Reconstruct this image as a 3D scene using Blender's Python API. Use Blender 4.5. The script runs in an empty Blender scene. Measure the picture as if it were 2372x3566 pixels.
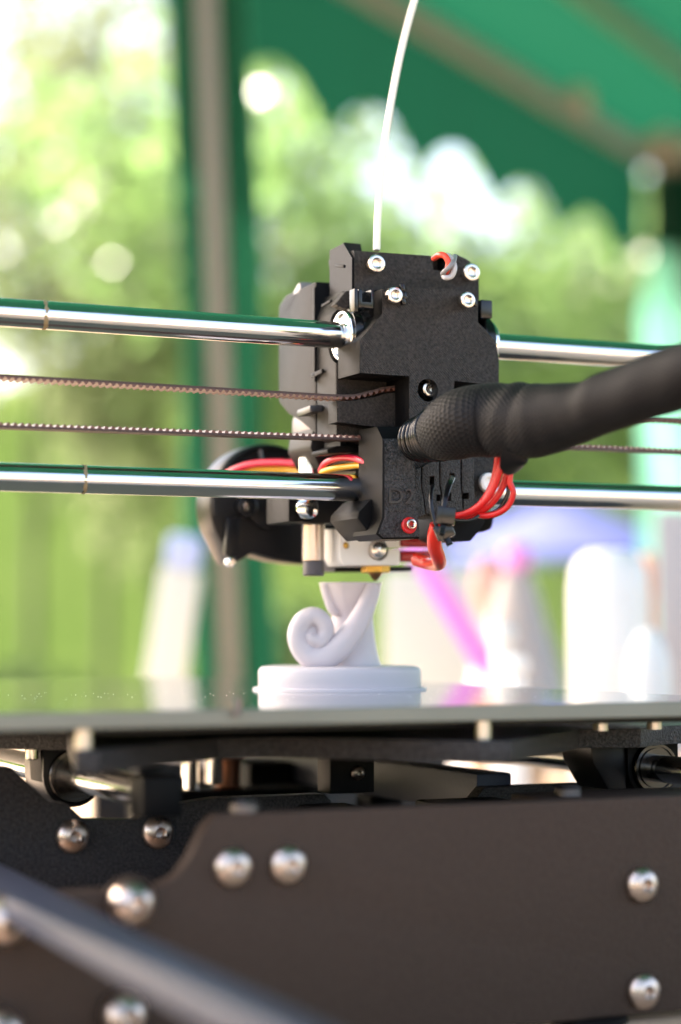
import bpy, bmesh, math, random
from mathutils import Vector, Matrix
random.seed(7)
R = math.radians
S = bpy.context.scene
COL = S.collection

# ------------------------------------------------------------------ camera
YAW, PITCH, CAMZ = R(24.6), R(3.44), 0.85
FPX, CX, CY, HORIZON = 6934.0, 1186.0, 1783.0, 2200.0
cam = bpy.data.cameras.new('camera'); camo = bpy.data.objects.new('camera', cam); COL.objects.link(camo)
camo.location = (0, 0, CAMZ); camo.rotation_euler = (R(90) + PITCH, 0, -YAW)
cam.sensor_fit = 'VERTICAL'; cam.sensor_height = 36; cam.sensor_width = 24; cam.lens = 70
cam.clip_start = 0.02; cam.clip_end = 500
cam.dof.use_dof = True; cam.dof.focus_distance = 0.577; cam.dof.aperture_fstop = 5.6; cam.dof.aperture_blades = 9
S.camera = camo

# ------------------------------------------------------------------ world, sun, exposure
SUN_EL, SUN_AZ = R(42), R(-42)          # azimuth measured from +Y towards +X
w = bpy.data.worlds.new('World'); S.world = w; w.use_nodes = True
nt = w.node_tree; nt.nodes.clear()
sk = nt.nodes.new('ShaderNodeTexSky'); sk.sky_type = 'NISHITA'; sk.sun_disc = False
sk.sun_elevation = SUN_EL; sk.sun_rotation = SUN_AZ; sk.dust_density = 4.0; sk.air_density = 1.0; sk.ozone_density = 0.6
bg = nt.nodes.new('ShaderNodeBackground'); bg.inputs['Strength'].default_value = 0.15
ow = nt.nodes.new('ShaderNodeOutputWorld')
nt.links.new(sk.outputs[0], bg.inputs['Color']); nt.links.new(bg.outputs[0], ow.inputs['Surface'])
sl = bpy.data.lights.new('sun', 'SUN'); sl.energy = 4.8; sl.angle = R(0.5); sl.color = (1, 0.95, 0.86)
so = bpy.data.objects.new('sun', sl); COL.objects.link(so); so.location = (-3, 4, 6)
sdir = Vector((math.sin(SUN_AZ) * math.cos(SUN_EL), math.cos(SUN_AZ) * math.cos(SUN_EL), math.sin(SUN_EL)))
so.rotation_euler = (-sdir).to_track_quat('-Z', 'Y').to_euler()
S.view_settings.view_transform = 'Standard'; S.view_settings.look = 'None'
S.view_settings.exposure = 2.4; S.view_settings.gamma = 1.0; S.view_settings.use_curve_mapping = False
S.view_settings.use_white_balance = True; S.view_settings.white_balance_temperature = 7100; S.view_settings.white_balance_tint = 13
S.render.engine = 'CYCLES'
S.cycles.use_denoising = True
S.cycles.max_bounces = 10; S.cycles.diffuse_bounces = 5; S.cycles.glossy_bounces = 5; S.cycles.transmission_bounces = 6
S.cycles.transparent_max_bounces = 12; S.cycles.sample_clamp_indirect = 8.0; S.cycles.sample_clamp_direct = 0.0
S.cycles.caustics_reflective = False; S.cycles.caustics_refractive = False

# ------------------------------------------------------------------ measuring helpers: a sight line meets a real plane
sy, cy, sp, cp = math.sin(YAW), math.cos(YAW), math.sin(PITCH), math.cos(PITCH)
F3 = Vector((sy * cp, cy * cp, sp)); U3 = Vector((-sy * sp, -cy * sp, cp)); R3 = Vector((cy, -sy, 0))
FH = Vector((sy, cy, 0)); CAM = Vector((0, 0, CAMZ))
def ray(px, py): return F3 + R3 * ((px - CX) / FPX) + U3 * ((CY - py) / FPX)
def PY(px, py, Y): d = ray(px, py); return CAM + d * (Y / d.y)
def PX(px, py, X): d = ray(px, py); return CAM + d * (X / d.x)
def PZ(px, py, Z): d = ray(px, py); return CAM + d * ((Z - CAMZ) / d.z)
def PD(px, py, D): d = ray(px, py); return CAM + d * (D / d.dot(F3))
def XZ(pts, Y): return [(p.x, p.z) for p in (PY(a, b, Y) for a, b in pts)]

# ------------------------------------------------------------------ materials
MATS = {}
def mat(name, col, rough=0.5, metal=0.0, spec=0.5, bump=None, var=None, coat=0.0, sheen=0.0, trans=0.0, ior=1.5, emit=None):
    """bump = (kind, scale, distance); var = (scale, second colour, contrast)"""
    m = bpy.data.materials.new(name); m.use_nodes = True
    n = m.node_tree.nodes; l = m.node_tree.links; b = n['Principled BSDF']
    b.inputs['Base Color'].default_value = (*col, 1); b.inputs['Roughness'].default_value = rough
    b.inputs['Metallic'].default_value = metal; b.inputs['Specular IOR Level'].default_value = spec
    b.inputs['Coat Weight'].default_value = coat; b.inputs['Sheen Weight'].default_value = sheen
    b.inputs['Transmission Weight'].default_value = trans; b.inputs['IOR'].default_value = ior
    tc = n.new('ShaderNodeTexCoord')
    if var:
        nz = n.new('ShaderNodeTexNoise'); nz.inputs['Scale'].default_value = var[0]; nz.inputs['Detail'].default_value = 6
        l.new(tc.outputs['Object'], nz.inputs['Vector'])
        rp = n.new('ShaderNodeValToRGB'); k = 0.5 * (1 - var[2])
        rp.color_ramp.elements[0].position = k; rp.color_ramp.elements[1].position = 1 - k
        rp.color_ramp.elements[0].color = (*col, 1); rp.color_ramp.elements[1].color = (*var[1], 1)
        l.new(nz.outputs['Fac'], rp.inputs['Fac']); l.new(rp.outputs['Color'], b.inputs['Base Color'])
    if bump:
        bp = n.new('ShaderNodeBump'); bp.inputs['Distance'].default_value = bump[2]; bp.inputs['Strength'].default_value = 1.0
        if bump[0] == 'noise':
            t = n.new('ShaderNodeTexNoise'); t.inputs['Scale'].default_value = bump[1]; t.inputs['Detail'].default_value = 3
            l.new(tc.outputs['Object'], t.inputs['Vector']); h = t.outputs['Fac']
        elif bump[0] == 'layers':       # the layer lines of a printed wall
            t = n.new('ShaderNodeTexWave'); t.wave_type = 'BANDS'; t.bands_direction = 'Z'
            t.inputs['Scale'].default_value = bump[1]; t.inputs['Distortion'].default_value = 0.6; t.inputs['Detail'].default_value = 2
            l.new(tc.outputs['Object'], t.inputs['Vector']); h = t.outputs['Fac']
        elif bump[0] == 'diag':         # diagonal fill strokes of a printed face, broken up by grain
            mp = n.new('ShaderNodeMapping'); mp.inputs['Rotation'].default_value = (0, R(45), 0)
            l.new(tc.outputs['Object'], mp.inputs['Vector'])
            t = n.new('ShaderNodeTexWave'); t.wave_type = 'BANDS'; t.bands_direction = 'X'
            t.inputs['Scale'].default_value = bump[1]; t.inputs['Distortion'].default_value = 2.5; t.inputs['Detail'].default_value = 3
            t.inputs['Detail Scale'].default_value = 3.0
            l.new(mp.outputs['Vector'], t.inputs['Vector'])
            t2 = n.new('ShaderNodeTexNoise'); t2.inputs['Scale'].default_value = bump[1] * 5; t2.inputs['Detail'].default_value = 2
            l.new(tc.outputs['Object'], t2.inputs['Vector'])
            ad = n.new('ShaderNodeMath'); ad.operation = 'MULTIPLY_ADD'; ad.inputs[1].default_value = 1.6
            l.new(t2.outputs['Fac'], ad.inputs[0]); l.new(t.outputs['Fac'], ad.inputs[2]); h = ad.outputs[0]
        elif bump[0] == 'turned':       # fine rings round a ground rod
            t = n.new('ShaderNodeTexNoise'); t.inputs['Scale'].default_value = bump[1]; t.inputs['Detail'].default_value = 2
            mp = n.new('ShaderNodeMapping'); mp.inputs['Scale'].default_value = (0.02, 1, 1)
            l.new(tc.outputs['Object'], mp.inputs['Vector']); l.new(mp.outputs['Vector'], t.inputs['Vector']); h = t.outputs['Fac']
        l.new(h, bp.inputs['Height']); l.new(bp.outputs['Normal'], b.inputs['Normal'])
    if emit:
        b.inputs['Emission Color'].default_value = (*emit[0], 1); b.inputs['Emission Strength'].default_value = emit[1]
    MATS[name] = m
    return m

def rough_film(m, lo, hi, scale):
    """grease and handling: the polish varies from place to place"""
    n = m.node_tree.nodes; l = m.node_tree.links; b = n['Principled BSDF']
    tc = n.new('ShaderNodeTexCoord'); nz = n.new('ShaderNodeTexNoise'); nz.inputs['Scale'].default_value = scale; nz.inputs['Detail'].default_value = 5
    mr = n.new('ShaderNodeMapRange'); mr.inputs['From Min'].default_value = 0.35; mr.inputs['From Max'].default_value = 0.7
    mr.inputs['To Min'].default_value = lo; mr.inputs['To Max'].default_value = hi
    l.new(tc.outputs['Object'], nz.inputs['Vector']); l.new(nz.outputs['Fac'], mr.inputs['Value']); l.new(mr.outputs['Result'], b.inputs['Roughness'])

def thin(name, col, tcol, tfac, rough=0.6, var=None, gloss=0.008):
    """cloth or leaf: light comes back from one side and passes through to the other"""
    m = bpy.data.materials.new(name); m.use_nodes = True
    n = m.node_tree.nodes; l = m.node_tree.links; n.clear()
    d = n.new('ShaderNodeBsdfDiffuse'); d.inputs['Color'].default_value = (*col, 1)
    t = n.new('ShaderNodeBsdfTranslucent'); t.inputs['Color'].default_value = (*tcol, 1)
    mx = n.new('ShaderNodeMixShader'); mx.inputs[0].default_value = tfac
    g = n.new('ShaderNodeBsdfGlossy'); g.inputs['Roughness'].default_value = rough; g.inputs['Color'].default_value = (1, 1, 1, 1)
    m2 = n.new('ShaderNodeMixShader'); m2.inputs[0].default_value = gloss
    o = n.new('ShaderNodeOutputMaterial')
    l.new(d.outputs[0], mx.inputs[1]); l.new(t.outputs[0], mx.inputs[2]); l.new(mx.outputs[0], m2.inputs[1]); l.new(g.outputs[0], m2.inputs[2])
    l.new(m2.outputs[0], o.inputs['Surface'])
    if var:
        tc = n.new('ShaderNodeTexCoord')
        for sock, c2, base in ((d.inputs['Color'], var[1], col), (t.inputs['Color'], var[2], tcol)):
            nz = n.new('ShaderNodeTexNoise'); nz.inputs['Scale'].default_value = var[0]; nz.inputs['Detail'].default_value = 3
            l.new(tc.outputs['Object'], nz.inputs['Vector'])
            rp = n.new('ShaderNodeValToRGB'); rp.color_ramp.elements[0].position = 0.35; rp.color_ramp.elements[1].position = 0.65
            rp.color_ramp.elements[0].color = (*base, 1); rp.color_ramp.elements[1].color = (*c2, 1)
            l.new(nz.outputs['Fac'], rp.inputs['Fac']); l.new(rp.outputs['Color'], sock)
    return m

M_COVER = mat('printed_black_face', (0.100, 0.085, 0.077), 0.42, bump=('diag', 520, 0.0008), var=(1700, (0.008, 0.0065, 0.006), 0.4))  # brown speckled colour stands in for warm reflections and glints on the grain
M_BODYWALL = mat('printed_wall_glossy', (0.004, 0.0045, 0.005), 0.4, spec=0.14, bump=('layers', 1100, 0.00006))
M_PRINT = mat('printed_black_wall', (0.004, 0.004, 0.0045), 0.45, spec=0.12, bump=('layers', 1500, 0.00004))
M_LETTER = mat('raised_stroke_glint', (0.036, 0.035, 0.036), 0.28)  # lighter base stands in for glints along the raised strokes
M_GRAIN = mat('printed_black_grain', (0.05, 0.048, 0.05), 0.3, spec=0.4, var=(1700, (0.002, 0.002, 0.002), 0.3), bump=('noise', 1900, 0.0007))  # light and dark speckle paints the glints of the grain
M_POWDER = mat('black_powder_coat', (0.048, 0.042, 0.042), 0.36, spec=0.35, var=(1300, (0.003, 0.003, 0.003), 0.32), bump=('noise', 1700, 0.0007))  # sparkle of the coating is put into the colour as speckle
M_PANEL = mat('warm_tinted_panel', (0.062, 0.041, 0.031), 0.58, spec=0.12, bump=('noise', 900, 0.0003), var=(900, (0.050, 0.032, 0.024), 0.4))  # brown base stands in for warm reflections on the black coat
M_MATTE = mat('matte_black', (0.006, 0.006, 0.0065), 0.5, spec=0.25)
M_PLASTIC = mat('black_moulded_plastic', (0.007, 0.007, 0.008), 0.34, spec=0.2)
M_TIE = mat('black_nylon', (0.006, 0.006, 0.007), 0.2, spec=0.4)
M_STEEL = mat('ground_steel', (0.74, 0.74, 0.75), 0.11, 1.0, bump=('turned', 2500, 0.000004))
rough_film(M_STEEL, 0.07, 0.2, 120)
M_SCREW = mat('stainless_screw', (0.72, 0.66, 0.6), 0.24, 1.0, bump=('noise', 1500, 0.00003))
M_BOLT = mat('warm_tinted_bolt', (0.60, 0.48, 0.41), 0.3, 1.0)  # peach base stands in for warm surroundings mirrored in the steel
rough_film(M_BOLT, 0.24, 0.42, 400)
M_STAND = mat('standoff_metal', (0.5, 0.46, 0.42), 0.3, 1.0)
M_DULL = mat('dull_grey_bolt', (0.14, 0.125, 0.125), 0.45, 1.0)
M_CHROME = mat('bright_nickel', (0.85, 0.84, 0.82), 0.12, 1.0)
M_BRASS = mat('tarnished_brass', (0.62, 0.36, 0.08), 0.35, 1.0, bump=('noise', 1200, 0.0003))
M_PROBE = mat('nickel_brass_thread', (0.74, 0.67, 0.61), 0.2, 1.0)
M_WHITE = mat('white_silicone_sock', (0.88, 0.88, 0.88), 0.45)
M_RED = mat('red_silicone', (0.62, 0.012, 0.014), 0.32)
M_REDTUBE = mat('red_fibreglass_tube', (0.68, 0.03, 0.02), 0.3)
M_REDDARK = mat('red_heater_lead', (0.42, 0.008, 0.01), 0.35)
M_PINKWIRE = mat('red_wire_skin', (0.68, 0.02, 0.06), 0.28)
M_YELLOW = mat('yellow_wire_skin', (0.78, 0.42, 0.02), 0.28)
M_BLACKWIRE = mat('black_wire_skin', (0.012, 0.012, 0.013), 0.25)
M_GREYWIRE = mat('grey_cable_skin', (0.2, 0.2, 0.21), 0.3)
M_PALEWIRE = mat('pale_grey_wire_skin', (0.42, 0.42, 0.44), 0.3)
M_SLEEVE = mat('black_braided_sleeve', (0.0035, 0.0035, 0.0048), 0.55, spec=0.17, sheen=0.05)
M_BELT = mat('belt_rubber', (0.045, 0.022, 0.018), 0.55, bump=('noise', 2500, 0.0001))
M_TOOTH = mat('belt_tooth_nylon', (0.12, 0.048, 0.034), 0.45)
M_FILAMENT = mat('ivory_filament', (0.82, 0.78, 0.68), 0.3)
M_MODEL = mat('lilac_grey_print', (0.60, 0.55, 0.58), 0.36, bump=('layers', 700, 0.00005))
M_GLASSTOP = mat('black_backed_glass', (0.09, 0.095, 0.085), 0.06, ior=1.52, bump=('noise', 60, 0.00002))
M_GLASSEDGE = mat('ground_glass_edge', (0.19, 0.20, 0.17), 0.3, var=(30, (0.15, 0.16, 0.135), 0.5))
M_DUST = mat('pale_dust', (0.8, 0.8, 0.78), 0.6)
M_RAIL = mat('sky_tinted_rail', (0.030, 0.040, 0.070), 0.45, spec=0.3, bump=('noise', 700, 0.0001))  # blue-grey base stands in for sky sheen on dark anodising
M_BLOCK = mat('black_anodised', (0.004, 0.004, 0.0045), 0.5, spec=0.1)
M_TABLE = mat('pale_birch_ply', (0.62, 0.44, 0.30), 0.45, var=(9, (0.54, 0.36, 0.24), 0.6), bump=('noise', 250, 0.0003))
M_CANOPY = thin('green_canopy_cloth', (0.003, 0.047, 0.026), (0.003, 0.053, 0.029), 0.42)
M_CURTAIN = thin('green_curtain_cloth', (0.003, 0.045, 0.027), (0.002, 0.036, 0.021), 0.3)
M_POLECLOTH = thin('green_wrap_cloth', (0.015, 0.11, 0.065), (0.012, 0.12, 0.065), 0.4)
M_POST = mat('taupe_painted_post', (0.125, 0.127, 0.112), 0.45)
M_JOINT = mat('joint_plastic', (0.26, 0.22, 0.16), 0.5)
M_GRASS = mat('meadow_grass', (0.06, 0.10, 0.02), 1.0, spec=0.0, var=(0.6, (0.11, 0.15, 0.03), 0.5), bump=('noise', 40, 0.02))
M_SAND = mat('trodden_sand', (0.52, 0.42, 0.33), 1.0, spec=0.0, var=(1.5, (0.44, 0.34, 0.26), 0.6), bump=('noise', 60, 0.01))
M_HILL = mat('sunny_meadow', (0.042, 0.072, 0.017), 1.0, spec=0.0, var=(0.22, (0.060, 0.090, 0.025), 0.6), bump=('noise', 6, 0.15))
M_BARK = mat('mossy_bark', (0.075, 0.085, 0.042), 0.85, bump=('noise', 18, 0.03))
M_LEAF = [thin('leaf_lime', (0.10, 0.125, 0.055), (0.33, 0.52, 0.18), 0.55, 0.3, (1.2, (0.08, 0.115, 0.045), (0.27, 0.46, 0.16)), 0.05),  # leaf greens are paled, the optical veil is put into their colour
          thin('leaf_mid', (0.08, 0.11, 0.05), (0.27, 0.44, 0.17), 0.5, 0.3, (1.0, (0.06, 0.10, 0.03), (0.23, 0.37, 0.12)), 0.05),
          thin('leaf_grey_veil', (0.11, 0.12, 0.075), (0.30, 0.34, 0.19), 0.5, 0.3, (1.0, (0.09, 0.11, 0.06), (0.25, 0.30, 0.15))),
          thin('leaf_dark', (0.04, 0.065, 0.025), (0.08, 0.13, 0.04), 0.4, 0.5, (1.0, (0.03, 0.055, 0.02), (0.06, 0.11, 0.03)))]

# ------------------------------------------------------------------ mesh helpers
WL = {}                                   # world location of every object made
def finish(name, bm, m, parent=None, loc=(0, 0, 0), smooth=35):
    bmesh.ops.recalc_face_normals(bm, faces=bm.faces)
    me = bpy.data.meshes.new(name); bm.to_mesh(me); bm.free()
    for mm in (m if isinstance(m, (list, tuple)) else [m]): me.materials.append(mm)
    if smooth:
        me.shade_smooth(); me.set_sharp_from_angle(angle=R(smooth))
    return place(name, me, parent, loc)
def place(name, me, parent=None, loc=(0, 0, 0)):
    o = bpy.data.objects.new(name, me); COL.objects.link(o); o.location = loc; WL[o.name] = Vector(loc)
    if parent:
        o.parent = parent; o.matrix_parent_inverse = Matrix.Translation(-WL[parent.name])
    return o
def thing(name, label, cat, loc=(0, 0, 0), group=None):
    o = bpy.data.objects.new(name, None); COL.objects.link(o); o.location = loc; WL[o.name] = Vector(loc); o.empty_display_size = 0.01
    return tag(o, label, cat, group)
def tag(o, label, cat, group=None):
    o['label'] = label; o['category'] = cat
    if group: o['group'] = group
    return o
def kind(o, k): o['kind'] = k; return o

def NB(): return bmesh.new()
def bevel(bm, off, seg=2, ang=30, geom=None):
    if off <= 0: return
    bmesh.ops.recalc_face_normals(bm, faces=bm.faces)
    es = [e for e in (geom or bm.edges) if len(e.link_faces) == 2 and e.calc_face_angle(0) > R(ang)]
    bmesh.ops.bevel(bm, geom=es, offset=off, segments=seg, affect='EDGES', profile=0.6, clamp_overlap=True)
def add(dst, src):
    me = bpy.data.meshes.new('tmp'); src.to_mesh(me); src.free(); dst.from_mesh(me); bpy.data.meshes.remove(me)
def prism(poly, y0, y1, bev=0.0, seg=2):
    """outline in (x, z) carried from y0 to y1"""
    bm = NB(); a = [bm.verts.new((x, y0, z)) for x, z in poly]; b = [bm.verts.new((x, y1, z)) for x, z in poly]
    bm.faces.new(a); bm.faces.new(b[::-1])
    n = len(poly)
    for i in range(n): bm.faces.new((a[i], b[i], b[(i + 1) % n], a[(i + 1) % n]))
    bevel(bm, bev, seg); return bm
def slab(poly, z0, z1, bev=0.0):
    bm = NB(); a = [bm.verts.new((x, y, z0)) for x, y in poly]; b = [bm.verts.new((x, y, z1)) for x, y in poly]
    bm.faces.new(a); bm.faces.new(b[::-1]); n = len(poly)
    for i in range(n): bm.faces.new((a[i], b[i], b[(i + 1) % n], a[(i + 1) % n]))
    bevel(bm, bev); return bm
def box(x0, x1, y0, y1, z0, z1, bev=0.0, seg=2): return prism([(x0, z0), (x1, z0), (x1, z1), (x0, z1)], y0, y1, bev, seg)
def obox(c, ax, ay, az, hx, hy, hz, bev=0.0):
    bm = box(-hx, hx, -hy, hy, -hz, hz, bev)
    m = Matrix((ax.normalized(), ay.normalized(), az.normalized())).transposed().to_4x4(); m.translation = c
    bmesh.ops.transform(bm, matrix=m, verts=bm.verts); return bm
def frames(pts):
    n = len(pts); tg = [(pts[min(i + 1, n - 1)] - pts[max(i - 1, 0)]).normalized() for i in range(n)]
    ref = Vector((0, 0, 1)) if abs(tg[0].z) < 0.9 else Vector((1, 0, 0))
    u = (ref - tg[0] * ref.dot(tg[0])).normalized(); out = []
    for t in tg:
        u = (u - t * u.dot(t)).normalized(); out.append((t, u, t.cross(u)))
    return out
def spline(pts, sub=8):
    """Catmull-Rom through tuples or vectors of any size"""
    P = [tuple(p) for p in pts]; P = [P[0]] + P + [P[-1]]; out = []
    for i in range(1, len(P) - 2):
        for k in range(sub):
            t = k / sub; r = []
            for a, b, c, d in zip(P[i - 1], P[i], P[i + 1], P[i + 2]):
                r.append(0.5 * (2 * b + (c - a) * t + (2 * a - 5 * b + 4 * c - d) * t * t + (3 * b - a - 3 * c + d) * t ** 3))
            out.append(tuple(r))
    out.append(P[-2]); return out
def tube(pts, rad, seg=12, caps=True, bm=None):
    pts = [Vector(p[:3]) for p in pts]; bm = bm or NB(); fr = frames(pts); rings = []
    for i, (p, (t, u, v)) in enumerate(zip(pts, fr)):
        r = rad(i) if callable(rad) else (rad[i] if isinstance(rad, (list, tuple)) else rad)
        rings.append([bm.verts.new(p + u * (r * math.cos(2 * math.pi * k / seg)) + v * (r * math.sin(2 * math.pi * k / seg))) for k in range(seg)])
    for a, b in zip(rings, rings[1:]):
        for k in range(seg): bm.faces.new((a[k], a[(k + 1) % seg], b[(k + 1) % seg], b[k]))
    if caps: bm.faces.new(rings[0][::-1]); bm.faces.new(rings[-1])
    return bm
def wire(pts, r, seg=10, sub=8): return tube(spline([PD(*p) for p in pts], sub), r, seg)
def lathe(prof, axis='Z', c=(0, 0, 0), seg=32, bm=None, hexfrom=None):
    """profile of (radius, height); rings from hexfrom on are drawn as a hexagon"""
    bm = bm or NB(); rings = []
    for j, (r, h) in enumerate(prof):
        ring = []
        for k in range(seg):
            a = 2 * math.pi * k / seg; rr = r
            if hexfrom is not None and j >= hexfrom:
                q = (a + math.pi / 6) % (math.pi / 3) - math.pi / 6; rr = r * math.cos(math.pi / 6) / math.cos(q)
            x, y = rr * math.cos(a), rr * math.sin(a)
            v = {'Z': (x, y, h), 'Y': (x, h, y), 'X': (h, x, y)}[axis]
            ring.append(bm.verts.new((v[0] + c[0], v[1] + c[1], v[2] + c[2])))
        rings.append(ring)
    for a, b in zip(rings, rings[1:]):
        for k in range(seg): bm.faces.new((a[k], a[(k + 1) % seg], b[(k + 1) % seg], b[k]))
    if prof[0][0] > 1e-6: bm.faces.new(rings[0][::-1])
    if prof[-1][0] > 1e-6: bm.faces.new(rings[-1])
    bmesh.ops.remove_doubles(bm, verts=bm.verts, dist=1e-6)
    return bm
def cut(o, cutters):
    for c in cutters:
        bmesh.ops.recalc_face_normals(c, faces=c.faces)
        me = bpy.data.meshes.new('tmp'); c.to_mesh(me); c.free(); co = bpy.data.objects.new('tmp', me); COL.objects.link(co)
        md = o.modifiers.new('cut', 'BOOLEAN'); md.object = co; md.operation = 'DIFFERENCE'; md.solver = 'EXACT'
        dg = bpy.context.evaluated_depsgraph_get(); dg.update()
        nm = bpy.data.meshes.new_from_object(o.evaluated_get(dg)); o.modifiers.clear()
        old = o.data; o.data = nm; nm.name = old.name; bpy.data.meshes.remove(old)
        bpy.data.objects.remove(co); bpy.data.meshes.remove(me)
    o.data.shade_smooth(); o.data.set_sharp_from_angle(angle=R(35))

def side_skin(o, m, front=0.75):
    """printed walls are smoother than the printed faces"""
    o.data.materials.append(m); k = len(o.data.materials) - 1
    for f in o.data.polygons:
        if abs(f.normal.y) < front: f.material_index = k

# screws, axis along -Y (head towards the camera), origin on the seat
def cap_screw_mesh(r, h, m, name):
    s = r * 0.52
    bm = lathe([(r * 0.94, 0.0), (r, -0.0003), (r, -h + r * 0.16), (r * 0.95, -h + r * 0.05), (r * 0.86, -h), (s * 1.22, -h), (s * 1.02, -h + r * 0.12), (s, -h * 0.55), (0.0, -h * 0.42)], 'Y', seg=36, hexfrom=6)
    bmesh.ops.recalc_face_normals(bm, faces=bm.faces)
    me = bpy.data.meshes.new(name); bm.to_mesh(me); bm.free(); me.materials.append(m); me.shade_smooth(); me.set_sharp_from_angle(angle=R(32)); return me
def dome_bolt_mesh(r, h, m, name):
    s = r * 0.30
    prof = [(r, 0.0), (r, -h * 0.12)] + [(r * math.cos(t) if t < 1.3 else s * 1.2, -h * (0.12 + 0.88 * math.sin(t))) for t in (0.25, 0.5, 0.75, 1.0, 1.2)] + [(s * 1.15, -h * 0.99), (s, -h * 0.9), (s * 0.95, -h * 0.45), (0.0, -h * 0.4)]
    bm = lathe(prof, 'Y', seg=32, hexfrom=8)
    bmesh.ops.recalc_face_normals(bm, faces=bm.faces)
    me = bpy.data.meshes.new(name); bm.to_mesh(me); bm.free(); me.materials.append(m); me.shade_smooth(); me.set_sharp_from_angle(angle=R(35)); return me

# ================================================================== the setting
def gpos(px, d, z): p = PD(px, HORIZON, d); return Vector((p.x, p.y, z))
bm = NB(); n = 40
vs = {}
for i in range(n + 1):
    for j in range(n + 1):
        vs[i, j] = bm.verts.new(((i - n / 2) * 10, (j - n / 2) * 10, 0))
for i in range(n):
    for j in range(n): bm.faces.new((vs[i, j], vs[i + 1, j], vs[i + 1, j + 1], vs[i, j + 1]))
kind(finish('ground', bm, M_GRASS), 'structure')
# the meadow that climbs behind the trees
bm = NB(); nu, nv = 48, 16; g = {}
for i in range(nu + 1):
    for j in range(nv + 1):
        u = -34 + 68 * i / nu; v = j / nv; dd = 22 + 40 * v
        h = 10.0 * (1 - math.cos(math.pi * min(1, v * 1.25))) / 2 * (0.85 + 0.25 * math.sin(u * 0.17 + 1.0)) + 0.25 * math.sin(u * 0.9) * v - 0.05
        g[i, j] = bm.verts.new(FH * dd + R3 * u + Vector((0, 0, h)))
for i in range(nu):
    for j in range(nv): bm.faces.new((g[i, j], g[i + 1, j], g[i + 1, j + 1], g[i, j + 1]))
kind(finish('hill', bm, M_HILL), 'structure')

# bare sandy ground under and around the tables, on the photographer's side
bm = NB(); a = [PD(CX, HORIZON, 0.1) * 0 + FH * f + R3 * u for u, f in ((-14, -26), (16, -26), (13, 5.5), (6, 7.5), (-1, 6.5), (-7, 7), (-12, 3))]
bm.faces.new([bm.verts.new((p.x, p.y, 0.004)) for p in a])
kind(finish('path', bm, M_SAND), 'structure')

# ------------------------------------------------------------------ trees and bushes
def leaf_cloud(blobs, n, size, rnd):
    """leaf-sized faces scattered through lobes (centre, radii)"""
    bm = NB(); vol = [b[1][0] * b[1][1] * b[1][2] for b in blobs]; tot = sum(vol)
    for b, vv in zip(blobs, vol):
        for _ in range(int(n * vv / tot)):
            d = Vector((rnd.gauss(0, 1), rnd.gauss(0, 1), rnd.gauss(0, 1))).normalized() * (rnd.random() ** 0.45)
            c = Vector((b[0][0] + d.x * b[1][0], b[0][1] + d.y * b[1][1], b[0][2] + d.z * b[1][2]))
            u = Vector((rnd.gauss(0, 1), rnd.gauss(0, 1), rnd.gauss(0, 0.7))).normalized()
            v = u.cross(Vector((rnd.gauss(0, 1), rnd.gauss(0, 1), rnd.gauss(0, 1)))).normalized()
            s = size * rnd.uniform(0.6, 1.4)
            bm.faces.new([bm.verts.new(c + u * s), bm.verts.new(c + v * s * 0.45 + u * s * 0.1), bm.verts.new(c - u * s), bm.verts.new(c - v * s * 0.45 + u * s * 0.1)])
    return bm
def tree_mesh(h, spread, nleaf, size, m, seed, low=0.42):
    rnd = random.Random(seed); blobs = []
    tr = tube(spline([(0, 0, -0.1), (rnd.uniform(-.1, .1), rnd.uniform(-.1, .1), h * 0.3), (rnd.uniform(-.25, .25), rnd.uniform(-.25, .25), h * 0.62), (rnd.uniform(-.3, .3), rnd.uniform(-.3, .3), h * 0.93)], 5),
              lambda i: 0.05 * h / 6 * (1 - 0.85 * i / 15), 8)
    for k in range(11):
        a = k * 2.4 + rnd.uniform(-.4, .4); z = h * (low + (0.95 - low) * k / 10.0)
        rr = spread * (0.75 + 0.35 * rnd.random()) * math.sin(math.pi * min(0.96, 0.16 + 0.72 * k / 10.0))
        e = Vector((math.cos(a) * rr * 0.75, math.sin(a) * rr * 0.75, z + 0.1 * h * 0.3))
        tube(spline([(0, 0, z - 0.12 * h), tuple(e * 0.5 + Vector((0, 0, (z - 0.05 * h) * 0.5))), tuple(e)], 4), lambda i: 0.026 * h / 6 * (1 - 0.09 * i), 6, bm=tr)
        blobs.append((e, (rr * 0.55 + 0.25, rr * 0.55 + 0.25, h * 0.105)))
    out = []
    for nm, b, mm in (('trunk', tr, M_BARK), ('crown', leaf_cloud(blobs, nleaf, size, rnd), m)):
        bmesh.ops.recalc_face_normals(b, faces=b.faces) if nm == 'trunk' else None
        me = bpy.data.meshes.new(nm); b.to_mesh(me); b.free(); me.materials.append(mm); me.shade_smooth() if nm == 'trunk' else None; out.append(me)
    return out
T_KINDS = [tree_mesh(6.4, 2.0, 1500, 0.14, M_LEAF[0], 3, 0.58), tree_mesh(7.4, 1.7, 1900, 0.12, M_LEAF[2], 5, 0.34),
           tree_mesh(6.0, 2.3, 1900, 0.14, M_LEAF[1], 8, 0.58), tree_mesh(8.6, 1.5, 2200, 0.12, M_LEAF[2], 11, 0.3)]
def tree(px, d, k, label, rot=0.0, sc=1.0):
    loc = gpos(px, d, 0); r = thing('leafy_tree', label, 'tree', loc, 'trees behind the gazebo')
    for nm, me in zip(('trunk', 'crown'), T_KINDS[k]):
        o = place(nm, me, r, loc); o.rotation_euler = (0, 0, rot); o.scale = (sc, sc, sc)
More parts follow.
